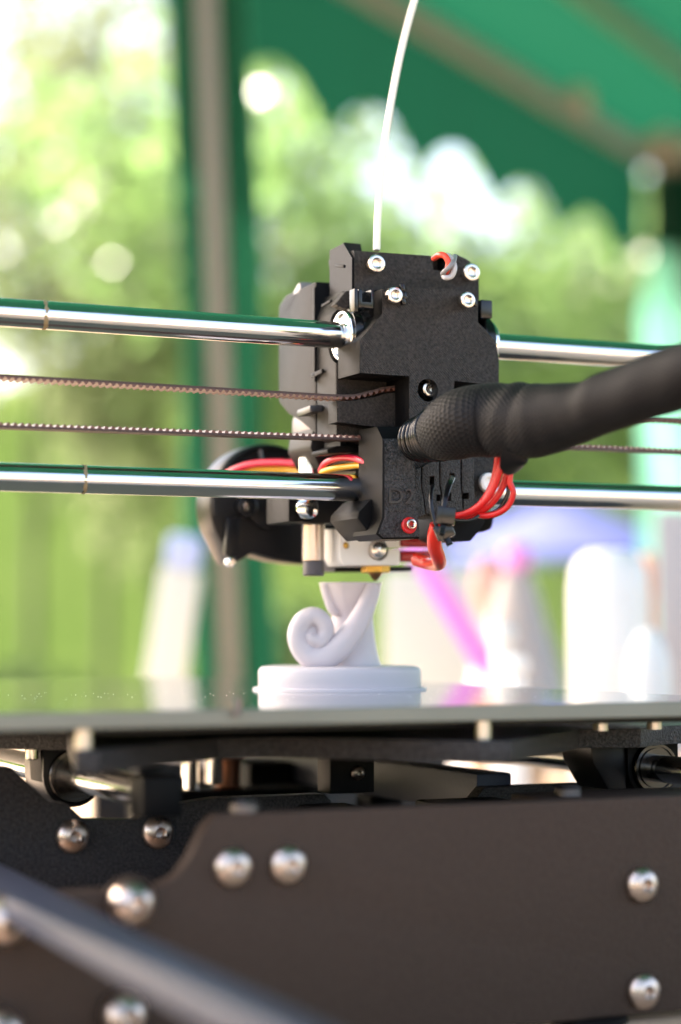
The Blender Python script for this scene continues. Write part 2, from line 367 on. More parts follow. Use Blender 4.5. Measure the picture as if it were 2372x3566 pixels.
for a in [(120, 17.5, 1, 'grey-green tree at the far left edge, partly cut by the picture', 0.4, 0.98),
          (370, 22.0, 3, 'tall slim grey-green tree rising between white sky gaps left of the wrapped pole', 1.7, 1.04),
          (560, 18.0, 1, 'grey-green tree whose crown meets the left side of the wrapped pole', 2.9, 0.66),
          (880, 15.5, 0, 'lime-green tree just right of the wrapped pole', 0.9, 0.88),
          (770, 20.0, 2, 'mid-green tree straight behind the wrapped pole', 2.2, 0.98),
          (1240, 17.5, 0, 'lime-green tree directly behind the filament where it enters the extruder', 3.6, 0.62),
          (1640, 17.0, 2, 'low mid-green tree below the brightest sky gap', 1.2, 0.43),
          (2260, 17.0, 2, 'mid-green tree to the right of the brightest sky gap', 1.2, 0.64),
          (2400, 15.0, 0, 'lime-green tree beside the turquoise banner', 5.0, 0.74),
          (2460, 18.0, 2, 'mid-green tree at the far right edge behind the gazebo post', 4.1, 0.9)]:
    tree(*a)
def bush_mesh(seed, m, wd, h):
    rnd = random.Random(seed); blobs = []
    for k in range(9):
        blobs.append(((rnd.uniform(-wd, wd) * .7, rnd.uniform(-.5, .5), h * rnd.uniform(.25, .75)), (wd * .45, .6, h * .3)))
    b = leaf_cloud(blobs, 2600, 0.11, rnd); me = bpy.data.meshes.new('foliage'); b.to_mesh(me); b.free(); me.materials.append(m)
    st = NB()
    for k in range(7):
        x = rnd.uniform(-wd, wd) * .5
        tube([(x * .3, 0, -.05), (x * .7, rnd.uniform(-.2, .2), h * .35), (x, rnd.uniform(-.3, .3), h * .7)], [0.03, 0.022, 0.01], 6, bm=st)
    ms = bpy.data.meshes.new('stems'); st.to_mesh(ms); st.free(); ms.materials.append(M_BARK)
    return [('stem', ms), ('foliage', me)]
B_KINDS = [bush_mesh(21, M_LEAF[0], 1.5, 2.4), bush_mesh(22, M_LEAF[1], 1.6, 2.2), bush_mesh(23, M_LEAF[3], 0.8, 1.3)]
def bush(px, d, k, label, rot, sc=1.0):
    loc = gpos(px, d, 0); r = thing('bush', label, 'bush', loc, 'bushes along the meadow')
    for nm, me in B_KINDS[k]:
        o = place(nm, me, r, loc); o.rotation_euler = (0, 0, rot - YAW); o.scale = (sc, sc, sc)
for a in [(20, 10.0, 2, 'dark green bush at the lower left edge just above the glass', 0.9, 0.55),
          (980, 16.0, 0, 'yellow-green bush right of the wrapped pole, behind the fan', 3.0, 0.5)]:
    bush(*a)

# ------------------------------------------------------------------ gazebo
GE, GP = R3 * 0.488 + FH * 0.873, R3 * 0.873 - FH * 0.488
GL = gpos(725, 4.4, 0); EAVE = 2.50
def G(s, p, z): return GL + GE * s + GP * p + Vector((0, 0, z))
gz = thing('gazebo', 'green cloth gazebo with taupe metal frame standing over the printer table', 'gazebo', GL)
def bar(a, b, wdt, bev=0.004):
    t = (b - a); L = t.length; t.normalize(); side = t.cross(Vector((0, 0, 1)))
    side = side.normalized() if side.length > 1e-3 else R3.copy(); up = side.cross(t)
    return obox((a + b) / 2, side, t, up, wdt / 2, L / 2, wdt / 2, bev)
LEAN = GE * -0.02 + R3 * -0.085
for s, p, ln in ((0, 0, Vector()), (2.9, 0, Vector()), (2.9, 4.2, Vector()), (-4.3, 0, Vector()), (-4.3, 4.2, Vector())):
    finish('post', bar(G(s, p, 0) - ln * 0.45, G(s, p, EAVE) + ln, 0.055), M_POST, gz)
finish('eave_bar', bar(G(-4.3, 0, EAVE), G(2.9, 0, EAVE), 0.05), M_POST, gz)
finish('eave_bar', bar(G(2.9, 0, EAVE), G(2.9, 4.2, EAVE), 0.05), M_POST, gz)
finish('eave_bar', bar(G(-4.3, 4.2, EAVE), G(2.9, 4.2, EAVE), 0.05), M_POST, gz)
RZ = 3.25
finish('purlin', bar(G(-4.3, 0.34, EAVE + 0.12), G(2.75, 0.34, EAVE + 0.12), 0.045), mat('green_painted_tube', (0.05, 0.10, 0.06), 0.5), gz)
for s in (2.88,):
    finish('rafter', bar(G(s, 0.0, EAVE + 0.02), G(s, 2.1, RZ - 0.03), 0.035), M_POST, gz)
for s, w_ in ((2.12, .035), (2.85, .06)):
    finish('joint_bracket', obox(G(s, 0.02, EAVE + 0.04), GE, GP, Vector((0, 0, 1)), w_, w_ * .8, w_, 0.01), M_JOINT, gz)
bm = NB()
rows = [(-0.08, EAVE - 0.0), (0.7, EAVE + 0.285), (1.4, EAVE + 0.55), (2.1, RZ), (2.8, EAVE + 0.55), (3.5, EAVE + 0.285), (4.28, EAVE)]
gr = {}
for i in range(25):
    s = -4.4 + 7.4 * i / 24
    for j, (p, z) in enumerate(rows): gr[i, j] = bm.verts.new(G(s, p, z + 0.04 - 0.03 * math.sin(i * 1.3) * (j in (1, 2, 4, 5))))
for i in range(24):
    for j in range(6): bm.faces.new((gr[i, j], gr[i + 1, j], gr[i + 1, j + 1], gr[i, j + 1]))
finish('canopy', bm, M_CANOPY, gz, smooth=60)
def valance(a, b, drop, ns, amp, name='valance'):
    bm = NB(); k = ns * 12; prev = None; d = b - a; nrm = d.cross(Vector((0, 0, 1))).normalized()
    for i in range(k + 1):
        t = i / k; p = a + d * t + nrm * (0.012 * math.sin(t * ns * 6.3)); z = -drop - amp * math.sin(math.pi * t * ns) ** 2
        cur = [bm.verts.new(p + Vector((0, 0, 0.03))), bm.verts.new(p + Vector((0, 0, z * .5))), bm.verts.new(p + Vector((0, 0, z)))]
        if prev:
            for q in range(2): bm.faces.new((prev[q], cur[q], cur[q + 1], prev[q + 1]))
        prev = cur
    return finish(name, bm, M_CURTAIN, gz, smooth=60)
valance(G(-0.08, -0.09, EAVE), G(2.98, -0.09, EAVE), 0.25, 6, 0.11)
valance(G(2.99, -0.06, EAVE), G(2.99, 4.26, EAVE), 0.2, 10, 0.1)
# curtain gathered at the far corner post
bm = NB(); prev = None
for j in range(13):
    z = .7 + (EAVE - .75) * j / 12; ring = [bm.verts.new(G(2.9, 0, z) + R3 * (-.05 + .24 * i / 14 + .01 * math.sin(j * .7)) + FH * (-.05 + .03 * math.sin(i * 1.8 + j * .2))) for i in range(15)]
    if prev:
        for i in range(14): bm.faces.new((prev[i], prev[i + 1], ring[i + 1], ring[i]))
    prev = ring
finish('corner_curtain', bm, M_CURTAIN, gz, smooth=60)
# leaning pole beyond the table, green cloth gathered on both sides of it, the pole shows in between
PL = gpos(806, 2.15, 0); PT = PD(722, 0, 2.15); PT.z = CAMZ + HORIZON / FPX * 2.15; PA = (PT - PD(806, 2300, 2.15)); PA = PA / PA.z
pg = thing('wrapped_pole', 'leaning taupe pole with dark green cloth gathered along both its sides', 'pole', PL)
pbase = PL + PA * -CAMZ * 0
def pp(z): return PL + PA * (z - 0.8) * 1.0 + Vector((0, 0, 0.8))
finish('pole_shaft', obox((pp(0) + pp(1.95)) / 2, R3, FH, PA, .0115, .0115, .975 * PA.length, .003), M_POST, pg)
for sd, off, wd in ((-1, 0.0116, 0.030), (1, 0.0116, 0.036)):
    bm = NB(); prev = None
    for j in range(25):
        z = 0.3 + 1.62 * j / 24; c = pp(z); ring = []
        for i in range(13):
            q = off + (wd + 0.003 * math.sin(j * .9 + sd)) * i / 12
            ring.append(bm.verts.new(c + R3 * sd * q + FH * (0.008 * math.sin(i * 1.9 + j * .25) + 0.006)))
        if prev:
            for i in range(12): bm.faces.new((prev[i], prev[i + 1], ring[i + 1], ring[i]))
        prev = ring
    finish('gathered_cloth', bm, M_POLECLOTH, pg, smooth=60)
finish('pole_foot', lathe([(.16, 0), (.16, .02), (.03, .04)], 'Z', (pp(0).x, pp(0).y, 0), 24), M_POST, pg)

# ------------------------------------------------------------------ table and the exhibits behind the printer
TZ = 0.75
tc_ = FH * 0.95 + R3 * 0.05
tb = thing('display_table', 'pale birch table that carries the printer and the exhibits', 'table', (tc_.x, tc_.y, 0))
def tp(u, v): p = R3 * u + FH * v; return (p.x, p.y)
finish('tabletop', slab([tp(-0.75, 0.12), tp(0.95, 0.12), tp(0.95, 1.95), tp(-0.75, 1.95)], TZ - 0.03, TZ, 0.003), M_TABLE, tb)
for u, v in ((-0.68, 0.2), (0.88, 0.2), (-0.68, 1.87), (0.88, 1.87)):
    x, y = tp(u, v); finish('leg', lathe([(0.02, 0.0), (0.02, TZ - 0.03)], 'Z', (x, y, 0), 16), M_POST, tb)

def colour(name, c, rough=0.4): return mat(name, c, rough)
M_WHITEPRINT = colour('white_print', (0.8, 0.8, 0.8)); M_PINK = colour('pink_print', (0.62, 0.26, 0.66)); M_VIOLET = colour('violet_print', (0.42, 0.16, 0.75))
M_GREYPRINT = colour('warm_grey_print', (0.36, 0.34, 0.34)); M_SALMON = colour('salmon_print', (0.5, 0.28, 0.25)); M_ORANGE = colour('orange_print', (0.7, 0.34, 0.2))
M_BOARD = colour('pale_board', (0.42, 0.48, 0.50)); M_BOARD2 = colour('pale_grey_board', (0.40, 0.40, 0.44)); M_BLUE = colour('blue_print', (0.26, 0.36, 0.66))
M_LAV = thin('lavender_cloth', (0.15, 0.17, 0.42), (0.15, 0.17, 0.42), 0.4); M_TURQ = thin('turquoise_cloth', (0.22, 0.62, 0.50), (0.25, 0.72, 0.58), 0.4)
def zat(py, d): return CAMZ + (HORIZON - py) / FPX * d
def rpx(px, d): return px * d / FPX
# tall white bottle-shaped print
c = gpos(2122, 1.05, TZ); h = zat(1915, 1.05) - TZ; r = rpx(140, 1.05)
t = thing('white_vase', 'tall white round-shouldered vase standing behind the glass at right', 'vase', c)
finish('body', lathe([(r * .9, 0), (r, .004), (r, h * .84), (r * .95, h * .92), (r * .78, h * .975), (r * .5, h), (r * .4, h - .004), (r * .4, h * .9), (0, h * .89)], 'Z', c, 40), M_WHITEPRINT, t)
finish('foot_ring', lathe([(r * .98, 0), (r * 1.06, .001), (r * 1.06, .005), (r * .98, .007)], 'Z', c, 40), M_WHITEPRINT, t)
c = gpos(2258, 1.0, TZ); h = zat(2185, 1.0) - TZ; r = rpx(82, 1.0)
t = thing('white_bulb', 'short white domed print tucked against the right side of the tall white vase', 'ornament', c)
finish('dome', lathe([(r, 0), (r, h * .72)] + [(r * math.cos(a), h * (.72 + .28 * math.sin(a))) for a in (.3, .6, .9, 1.2, 1.45)] + [(0, h)], 'Z', c, 36), M_WHITEPRINT, t)
finish('foot_ring', lathe([(r * .98, 0), (r * 1.08, .001), (r * 1.08, .004), (r * .98, .006)], 'Z', c, 36), M_WHITEPRINT, t)
c = gpos(2258, 1.3, TZ); h = zat(1930, 1.3) - TZ; r = rpx(24, 1.3)
t = thing('orange_tower', 'slim orange printed tower peeping out behind the right edge of the white vase', 'ornament', c)
finish('column', lathe([(r, 0), (r, h * .8), (r * 1.15, h * .82), (r * 1.15, h * .95), (r * .8, h), (0, h)], 'Z', c, 24), M_ORANGE, t)
finish('plinth', lathe([(r * 1.8, 0), (r * 1.8, .006), (r * 1.1, .01)], 'Z', c, 24), M_ORANGE, t)
# leaning pink bar
ra_, rb2 = gpos(1640, 1.2, TZ), gpos(1880, 1.2, TZ); rz = zat(2405, 1.2)
t = thing('display_riser', 'pale wooden riser block under the foot of the pink bar, mostly hidden by the bed', 'block', (ra_ + rb2) / 2)
finish('block', obox((ra_ + rb2) / 2 + Vector((0, 0, (rz - TZ) / 2)), R3, FH, Vector((0, 0, 1)), (rb2 - ra_).length / 2, .03, (rz - TZ) / 2, .001), M_TABLE, t)
finish('cap_board', obox((ra_ + rb2) / 2 + Vector((0, 0, rz - TZ + .001)), R3, FH, Vector((0, 0, 1)), (rb2 - ra_).length / 2 + .002, .032, .001, .0004), M_BOARD2, t)
a, b = PD(1742, 2405, 1.2), PD(1405, 1812, 1.2); a.z = rz + .006
t = thing('leaning_bar', 'glossy pink and violet square bar leaning diagonally between the print and the grey cone', 'bar', a)
dr = (b - a).normalized(); sd = dr.cross(FH).normalized()
finish('pink_face', obox((a + b) / 2 - FH * .004, sd, FH, dr, .005, .004, (b - a).length / 2, .001), M_PINK, t)
finish('violet_back', obox((a + b) / 2 + sd * .004 + FH * .0042, sd, FH, dr, .005, .004, (b - a).length / 2, .001), M_VIOLET, t)
# grey cone with the pink ball
c = gpos(1800, 1.45, TZ); h = zat(2000, 1.45) - TZ
t = thing('cone_stand', 'warm grey cone-shaped stand under a pink ball', 'ornament', c)
finish('cone', lathe([(.052, 0), (.05, .01), (.02, h * .8), (.012, h), (0, h)], 'Z', c, 32), M_GREYPRINT, t)
finish('rim', lathe([(.05, 0), (.056, .002), (.056, .008), (.05, .011)], 'Z', c, 32), M_GREYPRINT, t)
rb = rpx(58, 1.45); cb = Vector((c.x, c.y, TZ + h + rb * .96))
sph = lambda rr, cc: lathe([(0, -rr)] + [(rr * math.cos(q), rr * math.sin(q)) for q in [R(x) for x in range(-75, 76, 15)]] + [(0, rr)], 'Z', cc, 24)
tag(finish('pink_ball', sph(rb, cb), M_PINK), 'pink ball balanced on top of the grey cone', 'ball')
c = gpos(1702, 1.5, TZ); h = zat(1930, 1.5) - TZ
t = thing('salmon_figure', 'dull salmon knob on a grey stem just left of the pink ball', 'ornament', c)
finish('stem', lathe([(.02, 0), (.014, .05), (.011, h * .7)], 'Z', c, 20), M_GREYPRINT, t)
finish('head', lathe([(.006, h * .68), (.012, h * .76), (.013, h * .88), (.008, h * .97), (0, h)], 'Z', c, 20), M_SALMON, t)
for px, py, d, rr, lb in ((1748, 2215, 1.15, 48, 'small white round-headed figure beside the foot of the pink bar'), (1800, 2320, 1.05, 42, 'smaller white figure in front of the grey cone')):
    c = gpos(px, d, TZ); h = zat(py - rr, d) - TZ; r = rpx(rr, d)
    t = thing('white_figurine', lb, 'figurine', c, 'white figurines')
    finish('torso', lathe([(r * .9, 0), (r, .006), (r * .7, h - r * 2), (r * .5, h - r * 1.7)], 'Z', c, 20), M_WHITEPRINT, t)
    finish('head', sph(r, (c.x, c.y, TZ + h - r)), M_WHITEPRINT, t)
def board(name, label, px0, px1, pyt, d, m, skew=0.0, cat='board'):
    a, b = gpos(px0, d, TZ), gpos(px1, d, TZ); zt = zat(pyt, d); c = (a + b) / 2
    t = thing(name, label, cat, c); up = Vector((0, 0, 1)) + R3 * skew
    ax = (b - a).normalized()
    finish('sheet', obox(c + up * (zt - TZ) / 2, ax, FH, Vector((0, 0, 1)), (b - a).length / 2, .003, (zt - TZ) / 2, .001), m, t)
    for s in (-1, 1):
        finish('foot', obox(c + ax * s * (b - a).length * .38 + Vector((0, 0, .006)), ax, FH, Vector((0, 0, 1)), .008, .03, .006, .002), M_BOARD2, t)
board('display_board', 'pale bluish board standing just right of the print, behind the pink bar', 1335, 1690, 1985, 1.7, M_BOARD)
board('display_board', 'pale grey board at the right edge behind the white vase', 2285, 2620, 1770, 1.6, M_BOARD2)
# leaning pale blade with blue tip on the left
d = 1.5; a, b = PD(530, 2640, d), PD(632, 1985, d); a.z = TZ + .003; e2 = PD(650, 1870, d)
t = thing('leaning_pylon', 'pale flat pylon with a blue tip leaning right beside the green-wrapped pole', 'ornament', a)
up = (b - a).normalized(); sd = up.cross(FH).normalized()
finish('blade', obox((a + b) / 2, sd, FH, up, .0155, .004, (b - a).length / 2, .002), M_BOARD, t)
finish('tip', obox((b + e2) / 2 + up * .001, sd, FH, up, .013, .004, (e2 - b).length / 2, .006), M_BLUE, t)
# parasol far behind
c = gpos(1960, 13, 0); zt, ze = zat(1740, 13), zat(1945, 13)
t = thing('lavender_parasol', 'pale lavender-blue parasol open far behind the exhibits', 'parasol', c)
bm = NB(); rings = []
for j in range(6):
    q = j / 5; rings.append([bm.verts.new(c + Vector((math.cos(k * math.pi / 4 + .3), math.sin(k * math.pi / 4 + .3), 0)) * (.02 + .85 * q) + Vector((0, 0, zt - (zt - ze) * q ** 1.3))) for k in range(8)])
for x, y in zip(rings, rings[1:]):
    for k in range(8): bm.faces.new((x[k], x[(k + 1) % 8], y[(k + 1) % 8], y[k]))
finish('cover', bm, M_LAV, t); finish('pole', lathe([(.02, 0), (.02, zt - .02)], 'Z', c, 12), M_POST, t)
finish('base', lathe([(.22, 0), (.22, .06), (.05, .09), (.03, .3)], 'Z', c, 20), M_POST, t)
# turquoise flag
d = 6.0; c = gpos(2330, d, 0); zt = zat(860, d)
t = thing('turquoise_flag', 'tall turquoise banner flag at the right edge in front of the gazebo post', 'flag', c)
bm = NB(); prev = None
for j in range(21):
    q = j / 20; z = .75 + (zt - .75) * q; wl = -.075 * (1 - max(0, q - .85) * 4); wr = .075 * (1 - max(0, q - .8) * 3.2); ring = []
    for i in range(7):
        f = i / 6; ring.append(bm.verts.new(c + R3 * (wl + (wr - wl) * f) + FH * (.015 * math.sin(f * 5 + j * .4)) + Vector((0, 0, z))))
    if prev:
        for i in range(6): bm.faces.new((prev[i], prev[i + 1], ring[i + 1], ring[i]))
    prev = ring
finish('cloth', bm, M_TURQ, t, smooth=60); finish('pole', lathe([(.012, 0), (.008, zt)], 'Z', c + R3 * .08, 10), M_POST, t)
finish('base', lathe([(.16, 0), (.16, .03), (.03, .05)], 'Z', c + R3 * .08, 20), M_POST, t)

# ================================================================== the printer
YR = 0.535                                   # plane of the two guide rods
YF = 0.521                                   # front of the carriage cover
YD = YF - 0.0055                             # front of the cable holder
YB = YF + 0.016                              # front of the carriage body behind the cover
YN = 0.568                                   # plane of the nozzle
GZ = CAMZ - 0.0182                           # top of the glass
# ------------------------------------------------------------------ frame
YRP, YFP = 0.520, 0.438
fr = thing('printer_frame', 'black coated steel printer frame with steel bolts under the bed', 'printer frame', (0.25, 0.48, TZ))
poly = [(-420, 2668), (40, 2672), (172, 2790), (232, 2797), (292, 2852), (478, 2855), (535, 2812), (760, 2779), (1130, 2765), (1205, 2838), (1300, 2900), (1560, 2890), (1640, 2800), (1690, 2742), (1900, 2733), (2372, 2715), (2900, 2695)]
pz = XZ(poly, YRP); pz += [(pz[-1][0], TZ + .002), (pz[0][0], TZ + .002)]
finish('rear_plate', prism(pz, YRP, YRP + .006, .0006), M_POWDER, fr)
zt = PY(1186, 2818, YFP).z
poly = [(770, 0), (716, 2882), (668, 2985), (622, 3050), (560, 3083), (470, 3095), (-300, 3140)]
pz = XZ(poly, YFP); pz[0] = (pz[0][0], zt); xr = PY(2800, 2800, YFP).x
pz = [(xr, zt)] + pz + [(pz[-1][0], TZ + .002), (xr, TZ + .002)]
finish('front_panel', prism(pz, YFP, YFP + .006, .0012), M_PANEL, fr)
p = PD(130, 2900, .98); q = PD(1935, 2900, .88)
finish('gap_mask_plate', box(p.x, q.x, .868, .874, TZ + .0055, CAMZ - .052, .0006), M_POWDER, fr)  # added dark plate, hides the bright table behind the gap
p = PD(-500, 2900, .6); q = PD(1960, 2900, .6)
finish('gap_mask_pan', box(p.x, q.x, YRP + .0064, .86, TZ + .003, TZ + .005, .0004), M_BLOCK, fr)  # added dark pan, blots out bright gaps below the bed
# top flange and spacers that tie the two plates together
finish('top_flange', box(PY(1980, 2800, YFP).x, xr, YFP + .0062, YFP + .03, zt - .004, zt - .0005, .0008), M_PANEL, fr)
xa = PY(-200, 2900, YRP).x
finish('spacer_block', box(PY(1500, 2900, YFP).x, PY(1680, 2900, YFP).x, YFP + .0062, YRP - .0002, zt - .03, zt - .006, .001), M_BLOCK, fr)
finish('spacer_block', box(PY(1950, 2900, YFP).x, PY(2250, 2900, YFP).x, YFP + .0302, YRP - .0002, zt - .03, zt - .006, .001), M_BLOCK, fr)
me_b = dome_bolt_mesh(.0047, .0032, M_BOLT, 'button_bolt')
for px, py in ((808, 3020), (1000, 3012), (2232, 3080), (2238, 3450)): place('button_bolt', me_b, fr, PY(px, py, YFP) + Vector((0, -.0002, 0)))
me_c = dome_bolt_mesh(.0055, .0062, M_BOLT, 'cap_bolt')
me_w = lathe([(.0062, 0), (.0062, -.0012)], 'Y', seg=28); bmesh.ops.recalc_face_normals(me_w, faces=me_w.faces)
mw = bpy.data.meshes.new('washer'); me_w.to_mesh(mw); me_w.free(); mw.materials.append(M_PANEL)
for px, py in ((448, 3140), (8, 3205), (420, 3530), (-10, 3590)):
    p = PY(px, py, YFP) + Vector((0, -.0002, 0)); q = place('cap_bolt', me_c, fr, p + Vector((0, -.0012, 0))); place('washer', mw, q, p)
me_b2 = dome_bolt_mesh(.0046, .0030, M_BOLT, 'button_bolt')
for px, py in ((252, 2912), (548, 2898)): place('button_bolt', me_b2, fr, PY(px, py, YRP) + Vector((0, -.0002, 0)))
# bolts standing on the top edge of the front panel
for px in (2092, 868):
    p = PY(px, 2790, YFP); finish('edge_bolt', lathe([(.0034, 0), (.0034, .0018), (.0026, .0028), (0, .003)], 'Z', (p.x, YFP + .016 if px > 1500 else YFP + .003, zt - .0005 if px > 1500 else zt), 20), M_DULL, fr)
# the flat grey rail that comes out through the cut-out
zr = CAMZ - .058; x1, x0 = PZ(0, 2988, zr).x, PZ(0, 3133, zr).x
ra, rb_, rc, rd = (PZ(a, b, zr) for a, b in ((0, 3000), (1120, 3560), (935, 3566), (0, 3112)))
def at_y(p, q, y): return (p.x + (q.x - p.x) * (y - p.y) / (q.y - p.y), y)
finish('side_rail', slab([at_y(ra, rb_, YRP - .0004), at_y(ra, rb_, .16), at_y(rd, rc, .16), at_y(rd, rc, YRP - .0004)], zr - .006, zr, .0015), M_RAIL, fr)
# feet
for px, yy in ((300, YFP + .003), (2100, YFP + .003)):
    p = PY(px, 3500, YFP); finish('foot', lathe([(.01, TZ), (.01, TZ + .002)], 'Z', (p.x, yy + .004, 0), 20), M_BLOCK, fr)

# ------------------------------------------------------------------ Y rods with their bearings carry the bed
ZC = CAMZ - .040
bl, br_ = PD(250, 2690, .556), PD(2262, 2672, .588)
YE = .86
for p, lb in ((bl, 'polished steel rod running under the left part of the bed'), (br_, 'polished steel rod running under the right part of the bed')):
    t = thing('bed_rod', lb, 'steel rod', (p.x, .6, ZC), 'rods under the bed')
    finish('shaft', tube([(p.x, YFP + .030, ZC), (p.x, YE, ZC)], .004, 28), M_STEEL, t, smooth=60)
    finish('rod_holder', box(p.x - .0052, p.x + .0052, YFP + .026, YFP + .036, ZC - .0055, ZC + .0046, .0012), M_BLOCK, t)
    finish('rod_holder', box(p.x - .0075, p.x + .0075, YE - .006, YE + .006, TZ, ZC + .0075, .0012), M_BLOCK, t)
bd = thing('print_bed', 'heated print bed with a glass plate on a black carriage', 'print bed', (0.25, 0.55, GZ))
# glass
x0 = PZ(-60, 2486, GZ).x; x1 = PZ(2372, 2443, GZ).x + .03; yf = PZ(1186, 2464, GZ).y; yb = PZ(1186, 2353, GZ).y
bm = box(x0, x1, yf, yb, GZ - .004, GZ, .0004, 1); bm.normal_update()
for f in bm.faces: f.material_index = 0 if abs(f.normal.z) > .9 else 1
gl = finish('glass_plate', bm, [M_GLASSTOP, M_GLASSEDGE], bd, smooth=20)
finish('heater_board', box(x0 + .003, x1 - .003, yf + .010, yb - .003, GZ - .0058, GZ - .0042, .0002), M_MATTE, bd)
ZP = CAMZ - .027
fpts = [(-420, 2538), (232, 2545), (262, 2614), (345, 2613), (520, 2594), (760, 2571), (950, 2567), (1330, 2574), (1671, 2581), (1783, 2579), (2015, 2540), (2231, 2537), (2330, 2527), (2900, 2510)]
pl = [tuple(PZ(a, b, ZP).xy) for a, b in fpts]; pl += [(pl[-1][0], .74), (pl[0][0], .74)]
finish('bed_carriage', slab(pl, ZP - .0053, ZP, .0004), M_POWDER, bd)
for a, b in ((305, 2611), (1702, 2577), (2112, 2546), (2300, 2541)):
    p = PZ(a, b, ZP) + Vector((0, .003, 0)); finish('standoff', lathe([(.0021, ZP), (.0021, GZ - .0041)], 'Z', (p.x, p.y, 0), 20), M_STAND, bd)
p = PY(826, 2460, yf - .0014); finish('clip_pin', lathe([(.0010, p.z - .0022), (.0010, p.z + .0016), (.0007, p.z + .002), (0, p.z + .002)], 'Z', (p.x, yf - .0014, 0), 14), M_DULL, bd)
rnd = random.Random(4); bm = NB()
for _ in range(170):
    x = rnd.uniform(x0 + .01, x1 - .01); y = .53 + rnd.gauss(0, .03); s = rnd.uniform(.00005, .00013)
    add_c = Vector((x, y, GZ + s * .6)); v = [bm.verts.new(add_c + Vector(q) * s) for q in ((1, 0, -.6), (-.5, .9, -.6), (-.5, -.9, -.6), (0, 0, .9))]
    for q in ((0, 1, 3), (1, 2, 3), (2, 0, 3), (0, 2, 1)): bm.faces.new([v[k] for k in q])
kind(finish('dust', bm, M_DUST, bd, smooth=0), 'stuff')
def bearing(c, y0, ln, nm, parent, rad=.0075):
    prof = [(.0042, 0), (.0058, 0), (.0058, .0006), (.0064, .0006), (.0064, 0), (rad - .0003, 0), (rad, .0004), (rad, .0035), (rad - .0004, .0036), (rad - .0004, .0047), (rad, .0048), (rad, ln - .0004), (rad - .0003, ln), (.0042, ln)]
    return finish(nm, lathe(prof, 'Y', (c[0], y0, c[1]), 36), M_BEAR, parent)
M_BEAR = mat('bearing_shell', (0.07, 0.065, 0.062), 0.25, 1.0)
ZB = ZP - .0053
for k, p in enumerate((bl, br_)):
    y0 = p.y - .004
    bearing((p.x, ZC), y0, .024, 'bearing', bd)
    # clamp block round the top of the bearing and its side lug
    an = [R(a) for a in range(0, 181, 15)]
    cl = [(p.x + .0088 * math.cos(a), ZC - .0088 * math.sin(a)) for a in an] + [(p.x - .0088, ZB - .0001), (p.x + .0088, ZB - .0001)]
    finish('bearing_clamp', prism(cl, y0 + .002, y0 + .021, .0003), M_PLASTIC if k == 0 else M_BLOCK, bd)
    if k == 0:
        sx = PY(130, 2680, y0 + .006).x; s2 = PY(163, 2680, y0 + .006).x; zb = PY(140, 2728, y0 + .006).z
        finish('clamp_lug', prism([(sx, ZB - .0001), (s2, ZB - .0001), (s2 + .0005, zb - .001), (sx + .0006, zb + .0005)], y0 + .003, y0 + .015, .0004), M_PRINT, bd)
        q = PY(112, 2630, y0 + .004); finish('lug_screw', lathe([(.0018, ZB - .0001), (.0018, ZB - .0028), (.001, ZB - .0032)], 'Z', (q.x, q.y, 0), 16), M_SCREW, bd)
    else:
        sx = PY(2062, 2650, y0 + .002).x
        finish('clamp_lug', prism([(sx, ZB - .0001), (p.x - .0087, ZB - .0001), (p.x - .0087, ZC - .006), (sx + .006, ZC - .006), (sx + .001, ZC + .002)], y0 + .003, y0 + .02, .0006), M_PLASTIC, bd)
# belt holder under the middle of the carriage
yq = .51; a, b = PY(1150, 2660, yq), PY(1305, 2660, yq)
finish('belt_holder', box(a.x, b.x, yq, yq + .009, ZB - .013, ZB - .0001, .0006), M_BLOCK, bd)
me_s = dome_bolt_mesh(.0021, .0013, mat('dark_screw', (0.25, 0.22, 0.2), 0.3, 1.0), 'holder_screw')
place('holder_screw', me_s, bd, PY(1245, 2692, yq) + Vector((0, -.0002, 0)))
# bits of the drive seen through the gap: motor idler, shaft and a long grey cross rail
dv = thing('bed_drive', 'dark bed belt idler with bright pins in the gap under the bed', 'belt drive', (bl.x + .05, .6, TZ))
for px, py, d in ((665, 2690, .66), (745, 2668, .66)):
    p = PD(px, py, d); finish('pin', lathe([(.0022, -.006), (.003, -.0055), (.003, .0045), (.0022, .005), (0, .0051)], 'Z', p, 18), M_CHROME, dv)
p = PD(795, 2690, .68); finish('pulley', lathe([(.0055, -.006), (.0055, -.005), (.0042, -.0045), (.0042, .0045), (.0055, .005), (.0055, .006)], 'Z', p, 24), mat('copper_brown_pulley', (0.3, 0.12, 0.07), 0.35, 0.6), dv)
p = PD(830, 2652, .72); q = PD(1160, 2652, .72); finish('gap_mask_block', box(p.x, q.x, p.y - .01, p.y + .03, TZ, p.z, .003), M_BLOCK, dv)  # added black block, darkens the gap under the bed
p0 = PD(730, 2760, .67); finish('bracket', box(p0.x - .025, p0.x + .035, p0.y - .006, p0.y + .012, TZ + .001, p0.z + .001, .001), M_BLOCK, dv)
p = PD(1700, 2690, .60)
cr = thing('bed_extrusion', 'grey aluminium extrusion running back under the middle of the bed', 'extrusion', (p.x, .62, TZ))
finish('beam', box(p.x - .006, p.x + .006, YRP + .0065, .86, p.z - .012, p.z, .001), M_RAIL, cr)
for yy in (.60, .84): finish('foot', box(p.x - .006, p.x + .006, yy, yy + .012, TZ, p.z - .0122, .0008), M_BLOCK, cr)
